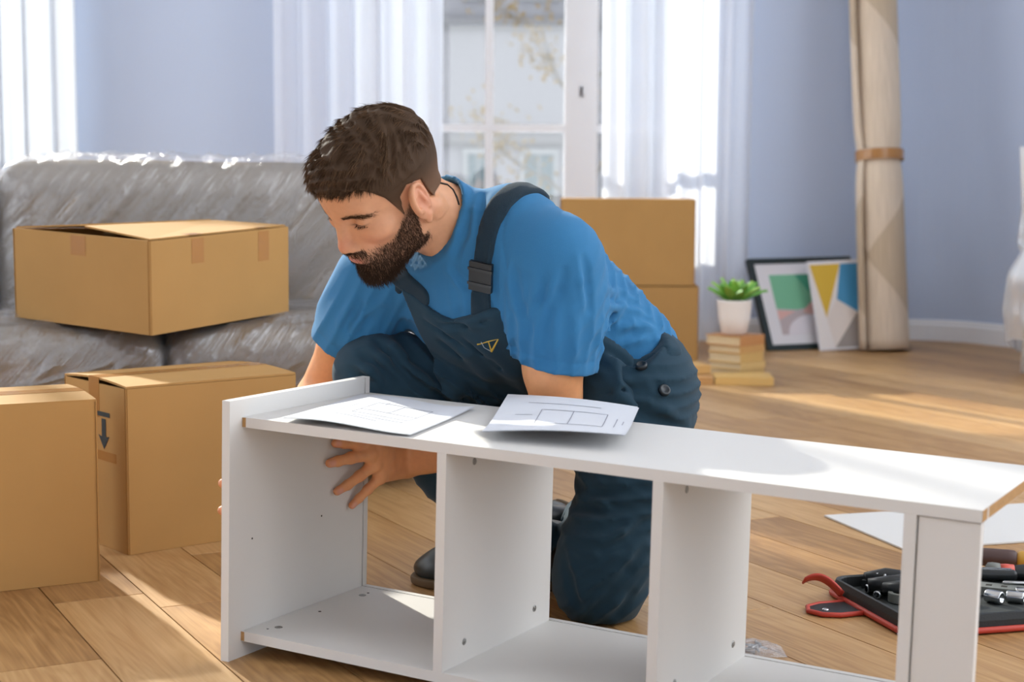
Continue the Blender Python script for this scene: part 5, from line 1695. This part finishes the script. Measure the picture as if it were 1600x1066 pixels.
# hems: stitched line and open ends
for sh_, sd_, sl_, rr in ((shL, unit(sdL + lat2 * -.05 + np.array([-.16, -.05, -.0])), slL, .09), (shR, sdR, slR, .088)):
    n_ = sd_
    d = sum((Pg[i] - sl_[i]) * n_[i] for i in range(3))
    near = np.sqrt(sum((Pg[i] - sl_[i]) ** 2 for i in range(3))) < .12
    shift(np.where(near, 0.0014 * np.exp(-((d + .022) / .0022) ** 2), 0))
    FS.D = np.where(near & (d > -0.001), np.maximum(FS.D, d), FS.D).astype(np.float32)
    # hollow just inside the hem
    a0 = sl_ - sd_ * .02; a1 = sl_ + sd_ * .05
    FS.cone(a0, a1, .053 if rr == .09 else .053, .056, 0.004, 'cut')
# neck opening
nh = from_head(np.array([(0, -0.030, -0.015)]))[0]
nk = unit(nh - neck)
_cr = sd_cone(Pg[0], Pg[1], Pg[2], neck - nk * .02 + front * .004, neck + nk * .06 + front * .004, .0640, .0690)
_sh = np.maximum(np.abs(_cr) - .0042, -sum((Pg[i] - (neck + nk * .012)[i]) * nk[i] for i in range(3)))
FS.D = smin(FS.D, _sh, .010).astype(np.float32)
FS.cone(neck + nk * .014 + front * .004, nh + nk * .06, .0612, .078, 0.003, 'cut')
FS.apply(plane(neck + nk * 0.052, nk), neck - .15, neck + .15, 0.0, 'cut') if False else None
dn = sum((Pg[i] - (neck + nk * .030)[i]) * unit(nk + front * .20)[i] for i in range(3))
nearn = np.sqrt(sum((Pg[i] - (neck + nk * .04)[i]) ** 2 for i in range(3))) < .13
FS.D = np.where(nearn & (dn > 0), np.maximum(FS.D, dn), FS.D).astype(np.float32)
# tucked into the overalls below the waist
dw = sum((Pg[i] - (pel - spine * .10)[i]) * -spine[i] for i in range(3))
FS.D = np.maximum(FS.D, dw).astype(np.float32)
def cloth(name, col, bump=0.25, scale=900, rough=0.85, noise=0.06):
    m = simple(name, col, rough, 0.25, noise=noise, nscale=18, bump=bump, bscale=scale)
    m.node_tree.nodes['Principled BSDF'].inputs['Sheen Weight'].default_value = 0.08
    return m
for pts in ([(846, 432), (838, 462), (826, 492), (818, 520)], [(872, 420), (864, 450), (852, 482), (842, 510)], [(796, 418), (800, 448), (806, 478), (812, 500)],
            [(902, 400), (908, 440), (912, 478)], [(946, 452), (966, 458), (986, 470), (1004, 484)], [(946, 480), (972, 482), (1000, 492), (1022, 508)],
            [(950, 522), (980, 514), (1008, 512), (1034, 518)], [(956, 546), (984, 538), (1012, 534)], [(556, 470), (546, 488), (532, 506)], [(586, 478), (570, 496), (556, 514)],
            [(748, 300), (742, 330), (740, 360)], [(722, 330), (716, 360), (704, 392)], [(700, 420), (716, 440), (736, 452)]):
    crease(FS, pts, .0065, .0032)
    crease(FS, [(x + 9, y + 5) for x, y in pts], .0065, .0024, False)
M['shirt'] = cloth('blue jersey', srgb(52, 116, 162))
M['navy'] = cloth('navy twill', srgb(32, 58, 73))
M['navy2'] = cloth('navy webbing', srgb(28, 48, 61), bump=.5)
P_, Q_ = surface_nets(FS, 1)
shirt = np_mesh('t_shirt', P_, Q_, M['shirt'], person)

# ---------------------------------------------------------------- overalls: trousers with waist
FP = Field((-0.37, 2.36, -0.01), (0.36, 3.06, 0.56), 0.0038)
kneeL, kneeR, ankL, ankR = J['kneeL'], J['kneeR'], J['ankL'], J['ankR']
FP.ell(pel + np.array([0.0, 0.0, -.02]), (.160, .145, .118), TR, 0.0)
FP.chain([hipL, hipL * .5 + kneeL * .5 + np.array([.028, 0, 0]), kneeL + np.array([.012, 0, .05]), kneeL], [.115, .094, .076, .078], 0.03)
FP.chain([kneeL, kneeL * .5 + ankL * .5, ankL], [.074, .070, .060], 0.02)
FP.chain([hipR, hipR * .5 + kneeR * .5, kneeR], [.110, .094, .068], 0.05)
FP.chain([kneeR, kneeR * .5 + ankR * .5, ankR + unit(ankR - kneeR) * -.01], [.068, .066, .062], 0.02)
gp = FP.grids(); Pp = np.broadcast_arrays(*gp)
def shp(fn): FP.D += fn.astype(np.float32)
shp(0.0028 * vnoise(Pp, 22, 5))
thR = unit(hipR - kneeR); shR_ = unit(ankR - kneeR); upv = np.array([0, 0, 1.0])
shp(-fold(Pp, kneeR + thR * .17 + np.array([0, -.06, .0]), unit(thR + np.array([0, 0, -.75])), unit(np.array([thR[0], 0, 1.2])), .0150, .050, .14, .10, 0.5, 1.0))
shp(-fold(Pp, hipR * .8 + kneeR * .2 + np.array([0, -.08, .02]), unit(thR + np.array([0, 0, -.9])), unit(np.array([thR[0], 0, 1.0])), .0140, .045, .12, .09, 1.1))
shp(-fold(Pp, kneeL + np.array([0.02, -.05, -.02]), unit(np.array([.75, 0, .65])), unit(np.array([-.65, 0, .75])), .0130, .048, .09, .06, .6))
shp(-fold(Pp, hipL * .5 + kneeL * .5 + np.array([.03, -.08, 0]), unit(np.array([1, 0, .35])), np.array([0, 0, 1.0]), .0110, .055, .12, .10, .2))
shp(-fold(Pp, hipL + np.array([.05, -.08, -.02]), unit(np.array([1, 0, .25])), np.array([0, 0, 1.0]), .0075, .042, .12, .07, .9))
shp(-fold(Pp, kneeR * .6 + ankR * .4 + np.array([0, -.05, 0]), unit(np.cross(shR_, [0, 1, 0])), shR_, .006, .06, .09, .16, .4))
# back of the knee of the kneeling leg is creased in
_kb = PX(872, 772, 2.53); FP.cone(_kb + np.array([0, -.08, 0]), _kb + np.array([0.01, .16, 0]), .014, .014, .03, 'cut')
# floor
FP.D = np.maximum(FP.D, 0.004 - gp[2]).astype(np.float32)
# waist edge: dips at the side, rises to bib and back
wst = trace(FS, 930, 548); 
side_pts = [trace(FS, 925, 556), trace(FS, 985, 566), trace(FS, 1036, 545)]
dwp = sum((Pp[i] - (pel + spine * 0.045 + front * 0.0)[i]) * unit(spine + front * -.25)[i] for i in range(3))
wfr = sum((Pp[i] - pel[i]) * front[i] for i in range(3))
FP.D = np.maximum(FP.D, np.minimum(dwp, 0.085 - wfr)).astype(np.float32)
# hems of the legs
dh = sum((Pp[i] - (ankR + shR_ * .005)[i]) * shR_[i] for i in range(3)); nr = np.sqrt(sum((Pp[i] - ankR[i]) ** 2 for i in range(3))) < .14
FP.D = np.where(nr & (dh > 0), np.maximum(FP.D, dh), FP.D).astype(np.float32)
for pts in ([(580, 548), (618, 560), (660, 578), (700, 600)], [(606, 536), (650, 548), (696, 568), (740, 594)], [(640, 528), (690, 540), (740, 562), (786, 594)], [(556, 566), (588, 582), (624, 606)],
            [(1008, 846), (985, 878), (958, 912), (930, 940)], [(1010, 884), (992, 916), (968, 946)], [(1004, 810), (976, 836), (944, 852)], [(880, 770), (905, 784), (940, 786)], [(896, 750), (925, 760), (960, 756)],
            [(930, 630), (970, 622), (1010, 628), (1050, 646)], [(944, 604), (976, 598), (1010, 600)], [(1000, 640), (1040, 648), (1074, 660)], [(884, 850), (892, 890), (904, 930)]):
    if pts[0][1] < 620 and pts[0][0] < 700: continue
    crease(FP, pts, .009, .006)
    crease(FP, [(x - 3, y + 13) for x, y in pts], .009, .005, False)
# long diagonal folds running from the raised knee down to the lap
for pts in ([(588, 532), (604, 556), (628, 584), (656, 606)], [(566, 552), (586, 574), (612, 596), (640, 612)], [(622, 530), (648, 556), (680, 586), (708, 610)], [(652, 530), (682, 556), (714, 584), (744, 614)],
            [(688, 536), (716, 562), (744, 590), (768, 618)], [(720, 548), (748, 572), (774, 596), (796, 620)], [(752, 566), (776, 586), (800, 608), (814, 624)], [(552, 580), (566, 594), (584, 606)]):
    crease(FP, [(x + 9, y - 9) for x, y in pts], .013, .0055)
    crease(FP, pts, .0075, .0105, False)
P_, Q_ = surface_nets(FP, 1)
overalls = np_mesh('overalls', P_, Q_, M['navy'], person)
# ---------------------------------------------------------------- cloth pieces lying on the shirt: bib, straps
def union_field(lo, hi, h):
    """shirt and trousers together, sampled on one grid"""
    F_ = Field(lo, hi, h)
    return F_
LASTF = [None]
def shell_piece(name, region, lo, hi, out, thick, mat, parent, h=0.003, base=None, k=0.004):
    """a piece of cloth of given thickness lying `out` outside the body surface, limited to region(x, y, z) < 0"""
    F_ = Field(lo, hi, h)
    x, y, z = F_.grids()
    X = np.broadcast_arrays(x, y, z)
    d = sample(base, X) + 0.0022 * vnoise(X, 34, 21) * (thick > 0.005)
    sh_ = np.maximum(d - out - thick, -(d - out + 0.004))
    F_.D = (-smin(-sh_, -region(X).astype(np.float32), 0.002)).astype(np.float32)
    LASTF[0] = F_
    P_, Q_ = surface_nets(F_, 2)
    P_, Q_ = biggest(P_, Q_)
    return np_mesh(name, P_, Q_, mat, parent)
def biggest(P_, Q_):
    lab = np.arange(len(P_))
    for _ in range(4000):
        m = np.minimum.reduce([lab[Q_[:, i]] for i in range(4)])
        new = lab.copy()
        for i in range(4): np.minimum.at(new, Q_[:, i], m)
        new = np.minimum(new, new[new])
        if (new == lab).all(): break
        lab = new
    u, c = np.unique(lab, return_counts=True)
    keep = lab == u[c.argmax()]
    Q_ = Q_[keep[Q_[:, 0]]]
    idx = np.cumsum(keep) - 1
    return P_[keep], idx[Q_]
def sample(fields, X):
    out = None
    for F_ in fields:
        idx = [np.clip((X[i] - F_.lo[i]) / F_.h, 0, F_.n[i] - 1.001) for i in range(3)]
        b = [v.astype(np.int32) for v in idx]; f = [idx[i] - b[i] for i in range(3)]
        s = 0
        for i in (0, 1):
            for j in (0, 1):
                for k in (0, 1):
                    s = s + F_.D[b[0] + i, b[1] + j, b[2] + k] * ((f[0] if i else 1 - f[0]) * (f[1] if j else 1 - f[1]) * (f[2] if k else 1 - f[2]))
        out = s if out is None else smin(out, s, 0.012)
    return out
def band(pts, hw):
    """distance to a polyline minus its half width"""
    def f(X):
        best = None
        for a, b, wa, wb in zip(pts, pts[1:], hw, hw[1:]):
            d = sd_cone(X[0], X[1], X[2], a, b, wa, wb)
            best = d if best is None else np.minimum(best, d)
        return best
    return f
BODY = [FS, FP]
def clean(pts): return [p for p in pts if p is not None]
# strap over his left shoulder, from the bib up and over to the back
sL = clean([trace(FS, x, y) for x, y in ((752, 492), (752, 470), (754, 430), (758, 390), (766, 350), (782, 318), (806, 297), (832, 292))])
last = sL[-1]
sL += [last + np.array([.035, .04, -.004]), T(.02, -.10, -.13), T(-.0, -.2, -.15)]
wid = [.0175, .0175, .0165, .0165, .0185, .0195, .02, .02, .02, .02, .02]
lo = np.min(sL, 0) - .04; hi = np.max(sL, 0) + .04
strapL = shell_piece('shoulder_strap', band(sL, wid[:len(sL)]), lo, hi, 0.0005, 0.0042, M['navy2'], person, 0.003, BODY)
# strap over his right shoulder
sR = clean([trace(FS, x, y) for x, y in ((660, 462), (640, 444), (622, 426), (612, 405))])
sR += [T(-.085, .045, .035), T(-.075, .07, -.03), T(-.05, .0, -.10), T(-.02, -.12, -.135)]
lo = np.min(sR, 0) - .04; hi = np.max(sR, 0) + .04
strapR = shell_piece('shoulder_strap', band(sR, [.019] * len(sR)), lo, hi, 0.0005, 0.0042, M['navy2'], person, 0.003, BODY)
# bib: outline given as points on the chest, extruded along the chest's facing
def poly_region(pts3, axis_f, u_ax, v_ax, c):
    pl_ = [((p - c) @ u_ax, (p - c) @ v_ax) for p in pts3]
    n = len(pl_)
    def f(X):
        U = sum((X[i] - c[i]) * u_ax[i] for i in range(3)); V_ = sum((X[i] - c[i]) * v_ax[i] for i in range(3))
        dmin = None; inside = np.zeros(U.shape, bool)
        for i in range(n):
            (ax_, ay), (bx, by) = pl_[i], pl_[(i + 1) % n]
            ex, ey = bx - ax_, by - ay
            t = np.clip(((U - ax_) * ex + (V_ - ay) * ey) / (ex * ex + ey * ey + 1e-12), 0, 1)
            d = np.hypot(U - ax_ - t * ex, V_ - ay - t * ey)
            dmin = d if dmin is None else np.minimum(dmin, d)
            cr = ((ay > V_) != (by > V_)) & (U < (bx - ax_) * (V_ - ay) / (by - ay + 1e-12) + ax_)
            inside ^= cr
        return np.where(inside, -dmin, dmin)
    return f
bib_px = [(628, 446), (648, 458), (680, 484), (706, 498), (735, 490), (768, 478)]
bib3 = clean([trace_any(BODY, x, y) for x, y in bib_px]) if False else None
def trace_min(px, py, off=0.0):
    d = sight(px, py); o = Vector((0, 0, CAM_H)); t = 2.2 / d.y
    while t < 2.98 / d.y:
        p = o + d * t
        if min(fval(FS, p), fval(FP, p)) < off: return A3(p)
        t += 0.0025
    return None
bib3 = clean([trace_min(x, y) for x, y in bib_px])
low = [pel + spine * .02 + lat2 * .15 + front * .1, pel - spine * .02 + front * .12, pel + spine * .02 - lat2 * .15 + front * .1]
side_r = [T(-.12, -.16, .10), T(-.10, -.05, .12)]
for pts in ([(690, 530), (722, 556), (756, 588), (790, 620)], [(716, 520), (752, 548), (786, 582), (812, 612)], [(668, 500), (700, 522), (730, 548)], [(770, 560), (800, 588), (822, 616)], [(690, 505), (730, 508), (764, 498)]):
    crease(FS0, [(x + 8, y - 8) for x, y in pts], .012, .005)
    crease(FS0, pts, .0075, .0095, False)
vf = unit(front + np.array([0, -.35, 0])); uf = unit(np.cross(spine, vf)); sf = np.cross(vf, uf)
bib_poly = bib3 + [T(.125, -.05, .1), T(.155, -.14, .1), T(.17, -.24, .08)] + low + side_r
reg0 = poly_region(bib_poly, vf, uf, sf, mid)
def reg(X):
    w = sum((X[i] - mid[i]) * front[i] for i in range(3))
    return np.maximum(reg0(X), -w - 0.005)
bib = shell_piece('bib', reg, np.array([-.30, 2.38, .33]), np.array([.20, 2.80, .66]), 0.0005, 0.0055, M['navy'], person, 0.0034, [FS0, FP])
BIBF = LASTF[0]
# waistband sides and back of the overalls rise over the shirt
wb_px = [(950, 566), (985, 569), (1018, 556), (1036, 536)]
wb3 = clean([trace_min(x, y) for x, y in wb_px])
wb3 += [T(.03, -.28, -.16), T(-.06, -.28, -.16)]
wbr = band([p - spine * .018 for p in wb3], [.02] * len(wb3))
waist = shell_piece('waistband', wbr, np.min(wb3, 0) - .05, np.max(wb3, 0) + .05, 0.0005, 0.0045, M['navy'], person, 0.0034, BODY)

def frame_at(F_, p):
    e = 0.004; p = np.array(p)
    gr = np.array([fval(F_, p + np.eye(3)[i] * e) - fval(F_, p - np.eye(3)[i] * e) for i in range(3)])
    return unit(gr)
def place(o, p, n, upv=(0, 0, 1)):
    n = Vector(n).normalized(); upv = Vector(upv); x = upv.cross(n).normalized(); y = n.cross(x)
    m = Matrix((x, y, n)).transposed().to_4x4(); m.translation = Vector(p); o.matrix_local = m
# side buttons
for px, py in ((1003, 578), (1036, 612)):
    p = trace_min(px, py)
    if p is None: continue
    n = frame_at(FP, p)
    mb = MB(); mb.lathe([(0.0, 0.0022), (0.0045, 0.0022), (0.0062, 0.0042), (0.0085, 0.0045), (0.0098, 0.003), (0.0098, -0.003)], 22)
    o = mb.build('button', simple('navy button', srgb(30, 38, 44), 0.35), overalls, smooth=True); place(o, p + n * (.0075 if py < 600 else .0045), n)
# strap buckle
bp = [trace(FS, 756, 408), trace(FS, 754, 452)]
bc = (bp[0] + bp[1]) / 2; n = frame_at(FS, bc)
mb = MB()
mb.box(-.0195, .0195, -.024, .024, 0, .007); mb.bevel(.002)
o = mb.build('buckle', simple('black buckle plastic', srgb(26, 30, 34), 0.35), strapL); place(o, bc + n * .0045, n, bp[0] - bp[1])
for yy in (-.012, .012):
    mb = MB(); mb.box(-.021, .021, yy - .0022, yy + .0022, .007, .0088); mb.bevel(.0008); mb.build('buckle_bar', simple('black buckle bar', srgb(40, 44, 48), 0.3), o)
# embroidered emblem on the bib: an open arrowhead of gold strokes with grey ticks
ep = [trace(BIBF, x, y) for x, y in ((746, 538), (779, 529), (768, 549), (757, 543), (763, 533), (752, 534))]
gold = simple('gold embroidery', srgb(206, 168, 62), 0.5); greyth = simple('grey embroidery', srgb(150, 160, 166), 0.6)
em = None
for nm, a, b, r0, r1, mt in (('emblem', 0, 1, .0014, .0010, gold), ('stroke', 1, 2, .0012, .0020, gold), ('stroke', 4, 2, .0010, .0014, gold), ('stroke', 5, 3, .0010, .0008, greyth), ('stroke', 3, 2, .0008, .0010, greyth)):
    if ep[a] is None or ep[b] is None: continue
    n = frame_at(BIBF, (ep[a] + ep[b]) / 2)
    mb = MB(); pts = [ep[a] * (1 - t) + ep[b] * t + n * .0008 for t in (0, .25, .5, .75, 1)]
    mb.tube(pts, [r0 * (1 - t) + r1 * t for t in (0, .25, .5, .75, 1)], 6)
    o = mb.build(nm, mt, em or bib, smooth=True)
    if em is None: em = o
# cord round the neck
cpts = []
for px, py in ((686, 286), (699, 289), (708, 297), (714, 309), (717, 321)):
    d = sight(px, py); o_ = Vector((0, 0, CAM_H)); t = 2.2 / d.y; hit = None
    while t < 2.9 / d.y:
        p = o_ + d * t
        if fval(FH, to_head(A3(p))) < 0: hit = A3(p); break
        t += .002
    if hit is not None: cpts.append(hit)
if len(cpts) > 2:
    mb = MB(); mb.tube([c + np.array([0, -.001, .0005]) for c in cpts], .0016, 8)
    mb.build('neck_cord', simple('dark cord', srgb(40, 36, 34), 0.7), person, smooth=True)

# ---------------------------------------------------------------- shoes
M['shoe'] = simple('dark leather shoe', srgb(40, 44, 42), 0.38, 0.5, noise=.1, nscale=40)
M['sole'] = simple('brown rubber sole', srgb(92, 72, 46), 0.7)
def shoe(heel, toe, upv, tied=True):
    """heel, toe: centre of the sole at both ends"""
    heel, toe, upv = Vector(heel), Vector(toe), Vector(upv)
    x = (toe - heel); L = x.length; x.normalize(); z = (upv - x * upv.dot(x)).normalized(); y = z.cross(x)
    F_ = Field((-0.05, -0.065, -0.005), (L + 0.05, 0.065, 0.15), 0.0034)
    F_.cone((.03, 0, .045), (.10, 0, .045), .036, .038, 0.0); F_.cone((.10, 0, .042), (L - .055, .003, .032), .038, .038, .03)
    F_.ell((L - .055, .003, .028), (.062, .044, .030), None, .02); F_.cone((.035, 0, .05), (.045, 0, .115), .036, .040, .03)
    gx = F_.grids()
    F_.D = np.maximum(F_.D, 0.014 - gx[2]).astype(np.float32)
    F_.D = np.maximum(F_.D, gx[2] - (0.112 + gx[0] * 0)).astype(np.float32)
    P_, Q_ = surface_nets(F_, 1)
    m = np.array([[x[i], y[i], z[i]] for i in range(3)]); h_ = A3(heel)
    up_ = np_mesh('shoe', P_ @ m.T + h_, Q_, M['shoe'], person)
    F2 = Field((-0.05, -0.065, -0.008), (L + 0.05, 0.065, 0.04), 0.0034)
    F2.cone((.03, 0, .012), (.10, 0, .012), .041, .038, 0.0); F2.cone((.10, 0, .012), (L - .055, .003, .012), .038, .047, .02); F2.ell((L - .055, .003, .012), (.068, .049, .04), None, .02)
    gx = F2.grids()
    F2.D = np.maximum(np.maximum(F2.D, gx[2] - .016), -gx[2] + .0).astype(np.float32)
    P_, Q_ = surface_nets(F2, 1)
    tag(np_mesh('sole', P_ @ m.T + h_, Q_, M['sole'], up_), 'brown rubber sole')
    for k in range(5):
        t = .10 + .018 * k; zt = .084 - .009 * k
        mb = MB(); pts = [Vector(heel) + x * (t + .004 * (i % 2)) + y * (-.028 + .014 * i) + z * (zt - .006 * abs(i - 2) ** 1.5 + .004) for i in range(5)]
        mb.tube(pts, .0022, 6); mb.build('lace', M['black'], up_, smooth=True)
    for s in (-1, 1):
        mb = MB(); c = Vector(heel) + x * .10 + z * .09
        pts = [c + x * (.0 + .02 * math.sin(a)) + y * s * (.004 + .018 * (1 - math.cos(a)) / 2 * 2) + z * (.006 * math.sin(a)) for a in (0, .8, 1.6, 2.4, 3.2, 4.0, 5.0, 6.0)]
        mb.tube(pts, .002, 6); mb.build('lace_bow', M['black'], up_, smooth=True)
shoe(A3(on_z(905, 925)) * np.array([1, 1, 0]) + np.array([-.02, 0.03, 0.0008]), A3(on_z(652, 915)) * np.array([1, 1, 0]) + np.array([0.0, 0.02, .0008]), (0, 0, 1))
shoe((0.160, 2.87, 0.052), (0.068, 3.04, 0.052), (-0.80, -0.3, 0.28))
# ---------------------------------------------------------------- hair, beard, brows
M['hair'] = simple('dark brown hair', srgb(74, 56, 42), 0.45, 0.4)
def hair_mat():
    m, nt, p = new_mat('brown hair strands')
    a = nd(nt, 'ShaderNodeAttribute', attribute_name='tone')
    nt.links.new(a.outputs['Color'], p.inputs['Base Color'])
    p.inputs['Roughness'].default_value = 0.6; p.inputs['Specular IOR Level'].default_value = 0.06
    return m
M['strand'] = hair_mat()
Fhair = Field((-0.115, -0.15, -0.09), (0.115, 0.14, 0.185), 0.0024)
_Xh = np.broadcast_arrays(*Fhair.grids())
_dh = sample([FH], _Xh)
_ax = np.abs(_Xh[0])
def hair_len(ax, y, z):
    """thickness of the hair coat: short faded sides, long top"""
    top = sstep(0.062, 0.112, z + 0.10 * np.clip(y, -.2, .02) * -0.0)
    return 0.0030 + 0.0075 * top + 0.002 * sstep(0.02, 0.085, y) * top + 0.003 * sstep(0.03, 0.08, z) 
_len = hair_len(_ax, _Xh[1], _Xh[2])
_rid = np.sin((_Xh[0] * 130 + 9 * np.sin(_Xh[1] * 38) + 5 * np.sin(_Xh[2] * 55 + 1))) * 0.5 + np.sin(_Xh[0] * 260 + 7 * np.sin(_Xh[1] * 60 + 2) + _Xh[2] * 60) * 0.3
_reg = np.maximum(-hair_region(_ax, _Xh[1], _Xh[2]), np.where(_Xh[2] < .05, _ax - 0.0775, -1.0))
Fhair.D = (-smin(-(_dh - _len + 0.0030 * _rid * sstep(.03, .09, _Xh[2])), -_reg.astype(np.float32), 0.006)).astype(np.float32)
# inner side: stay near the scalp
Fhair.D = np.maximum(Fhair.D, -(_dh + 0.006)).astype(np.float32)
P_, Q_ = surface_nets(Fhair, 1)
hc = np.repeat(np.array(srgb(74, 57, 44)[:3])[None], len(P_), 0)
skinmix = (1 - sstep(.0, .05, P_[:, 2] + .01 * 0))[:, None] * 0.35
hc = hc * (1 - skinmix) + np.array(srgb(150, 112, 88)[:3])[None] * skinmix
hair = np_mesh('hair', from_head(P_), Q_, M['strand'], person, hc)

def strands(name, roots, dirs, lens, rad, cols, parent, droop, segs=4):
    """many fine tapered three-sided hairs in one mesh; all in the head frame"""
    n = len(roots); V_ = []; t_ = np.linspace(0, 1, segs + 1)
    d = dirs / np.linalg.norm(dirs, axis=1)[:, None]
    ref = np.where(np.abs(d[:, 2:3]) < .9, np.array([[0, 0, 1.0]]), np.array([[1.0, 0, 0]]))
    s1 = np.cross(d, ref); s1 /= np.linalg.norm(s1, axis=1)[:, None]; s2 = np.cross(d, s1)
    P3 = np.zeros((n, segs + 1, 3, 3)); 
    for i, t in enumerate(t_):
        c = roots + d * (lens * t)[:, None] + droop * (lens * t * t)[:, None]
        r_ = rad * (1 - 0.85 * t)
        for k in range(3):
            a = 2 * PI * k / 3
            P3[:, i, k] = c + (s1 * math.cos(a) + s2 * math.sin(a)) * r_[:, None]
    idx = np.arange(n * (segs + 1) * 3).reshape(n, segs + 1, 3)
    Qs = []
    for i in range(segs):
        for k in range(3):
            k2 = (k + 1) % 3
            Qs.append(np.stack([idx[:, i, k], idx[:, i, k2], idx[:, i + 1, k2], idx[:, i + 1, k]], 1))
    Qs = np.concatenate(Qs)
    c = np.repeat(cols, (segs + 1) * 3, 0)
    o = np_mesh(name, from_head(P3.reshape(-1, 3)), Qs, M['strand'], parent, c)
    o['kind'] = 'stuff'
    return o
rs = np.random.RandomState(3)
def face_pts(P_, Q_, n, wt):
    A = P_[Q_[:, 0]]; B = P_[Q_[:, 1]]; Cc = P_[Q_[:, 2]]; Dd = P_[Q_[:, 3]]
    cen = (A + B + Cc + Dd) / 4; nrm = np.cross(Cc - A, Dd - B); ar = np.linalg.norm(nrm, axis=1) + 1e-12; nrm /= ar[:, None]
    w = wt(cen) * ar; w /= w.sum()
    i = rs.choice(len(Q_), n, p=w)
    u, v = rs.rand(n, 1), rs.rand(n, 1)
    p = (A[i] * (1 - u) + B[i] * u) * (1 - v) + (Dd[i] * (1 - u) + Cc[i] * u) * v
    return p, nrm[i]
def comb(p):
    """hair is brushed forward over the brow and down at the sides"""
    ax = np.abs(p[:, 0])
    f = np.stack([p[:, 0] * 1.5 + 0.25 * np.sin(p[:, 1] * 40) * 0.3, np.full(len(p), 1.0), -0.25 - 4.0 * np.clip(p[:, 1], 0, .1)], 1)
    side = np.stack([np.sign(p[:, 0]) * 0.1, np.full(len(p), 0.25), np.full(len(p), -1.0)], 1)
    back = np.stack([p[:, 0] * 1.0, np.full(len(p), -0.25), np.full(len(p), -1.0)], 1)
    wt_ = sstep(.055, .095, p[:, 2])[:, None]
    wb = sstep(-.02, -.07, p[:, 1])[:, None]
    lowd = side * (1 - wb) + back * wb
    return f * wt_ + lowd * (1 - wt_)
P2, Q2 = P_, Q_
pr, nr_ = face_pts(P2, Q2, 15000, lambda c: (sstep(-.05, .0, c[:, 2]) * (0.4 + sstep(.04, .1, c[:, 2]))))
d = comb(pr); d = d - nr_ * (np.sum(d * nr_, 1)[:, None]) * 0.9; d /= np.linalg.norm(d, axis=1)[:, None]
tp = sstep(.05, .1, pr[:, 2])
clump = np.stack([np.sin(pr[:, 0] * 210 + 3 * np.sin(pr[:, 1] * 50)), 0 * pr[:, 0], np.sin(pr[:, 1] * 120 + pr[:, 0] * 60)], 1) * 0.22
d = d + nr_ * (0.16 + 0.14 * rs.rand(len(pr), 1)) + clump * tp[:, None] + rs.normal(size=d.shape) * 0.10
ln = (0.004 + 0.015 * tp - 0.006 * tp * sstep(.06, .10, pr[:, 1])) * (0.6 + 0.7 * rs.rand(len(pr)))
shade = (0.45 + 1.1 * rs.rand(len(pr), 1)) * (1 + 0.35 * np.sin(pr[:, 0:1] * 160 + 4 * np.sin(pr[:, 1:2] * 40)))
hcol = np.array(srgb(92, 70, 52)[:3])[None] * shade
strands('hair_strands', pr - nr_ * .002, d, ln, 0.00058 * (0.7 + 0.6 * rs.rand(len(pr))), hcol, hair, np.array([0, 0.0, -0.20]))
# beard
bw = lambda c: beard_mask(c[:, 0], c[:, 1], c[:, 2]) ** 1.2
pb, nb_ = face_pts(Ph, Qh, 11000, bw)
d = np.stack([pb[:, 0] * 2, 0.25 + 0 * pb[:, 0], -1.0 + 0 * pb[:, 0]], 1)
mou = (pb[:, 2] > -.042) & (pb[:, 1] > .07)
d[mou] = np.stack([np.sign(pb[mou, 0]) * 0.8, 0.1 + 0 * pb[mou, 0], -0.6 + 0 * pb[mou, 0]], 1)
d = d - nb_ * (np.sum(d * nb_, 1)[:, None]) + nb_ * 0.45; d += rs.normal(size=d.shape) * 0.22
chin = sstep(-.05, -.09, pb[:, 2]) * sstep(.02, .07, pb[:, 1])
ln = (0.0050 + 0.0075 * chin) * (0.6 + 0.8 * rs.rand(len(pb)))
bcol = np.array(srgb(64, 47, 36)[:3])[None] * (0.6 + 0.9 * rs.rand(len(pb), 1))
beard = strands('beard', pb - nb_ * .0005, d, ln, 0.00042 * (0.7 + 0.6 * rs.rand(len(pb))), bcol, person, np.array([0, -0.05, -0.15]), 3)
# brows
def brow_w(c):
    ax = np.abs(c[:, 0]); zc = np.interp(ax, [.016, .034, .051, .060], [.0320, .0365, .0345, .0285])
    return np.exp(-((c[:, 2] - zc) / .0040) ** 2) * sstep(.014, .020, ax) * (1 - sstep(.053, .060, ax)) * (c[:, 1] > .04)
pe, ne = face_pts(Ph, Qh, 900, brow_w)
d = np.stack([np.sign(pe[:, 0]) * 1.0, -0.1 + 0 * pe[:, 0], 0.22 - 9 * (np.abs(pe[:, 0]) - .02)], 1)
d = d - ne * (np.sum(d * ne, 1)[:, None]) + ne * 0.22 + rs.normal(size=d.shape) * 0.12
strands('eyebrows', pe, d, 0.0075 * (0.6 + 0.6 * rs.rand(len(pe))), 0.00027 * np.ones(len(pe)), np.array(srgb(92, 68, 50)[:3])[None] * (0.7 + .6 * rs.rand(len(pe), 1)), person, np.array([0, 0, -0.1]), 3)
# lashes along the lowered lids
nl = 110
tx = rs.rand(nl); sg = np.where(rs.rand(nl) < .5, -1, 1)
pl2 = np.stack([sg * (.0230 + .0265 * tx), .0822 - .010 * (tx - .45) ** 2 * 4, .0162 - .001 * tx], 1)
dl = np.stack([sg * (tx - .4) * .8, 0.9 + 0 * tx, -0.55 + 0 * tx], 1)
strands('eyelashes', pl2, dl, 0.0065 * (0.7 + .5 * rs.rand(nl)), 0.00030 * np.ones(nl), np.repeat(np.array(srgb(34, 26, 22)[:3])[None], nl, 0), person, np.array([0, 0, 0.25]), 3)
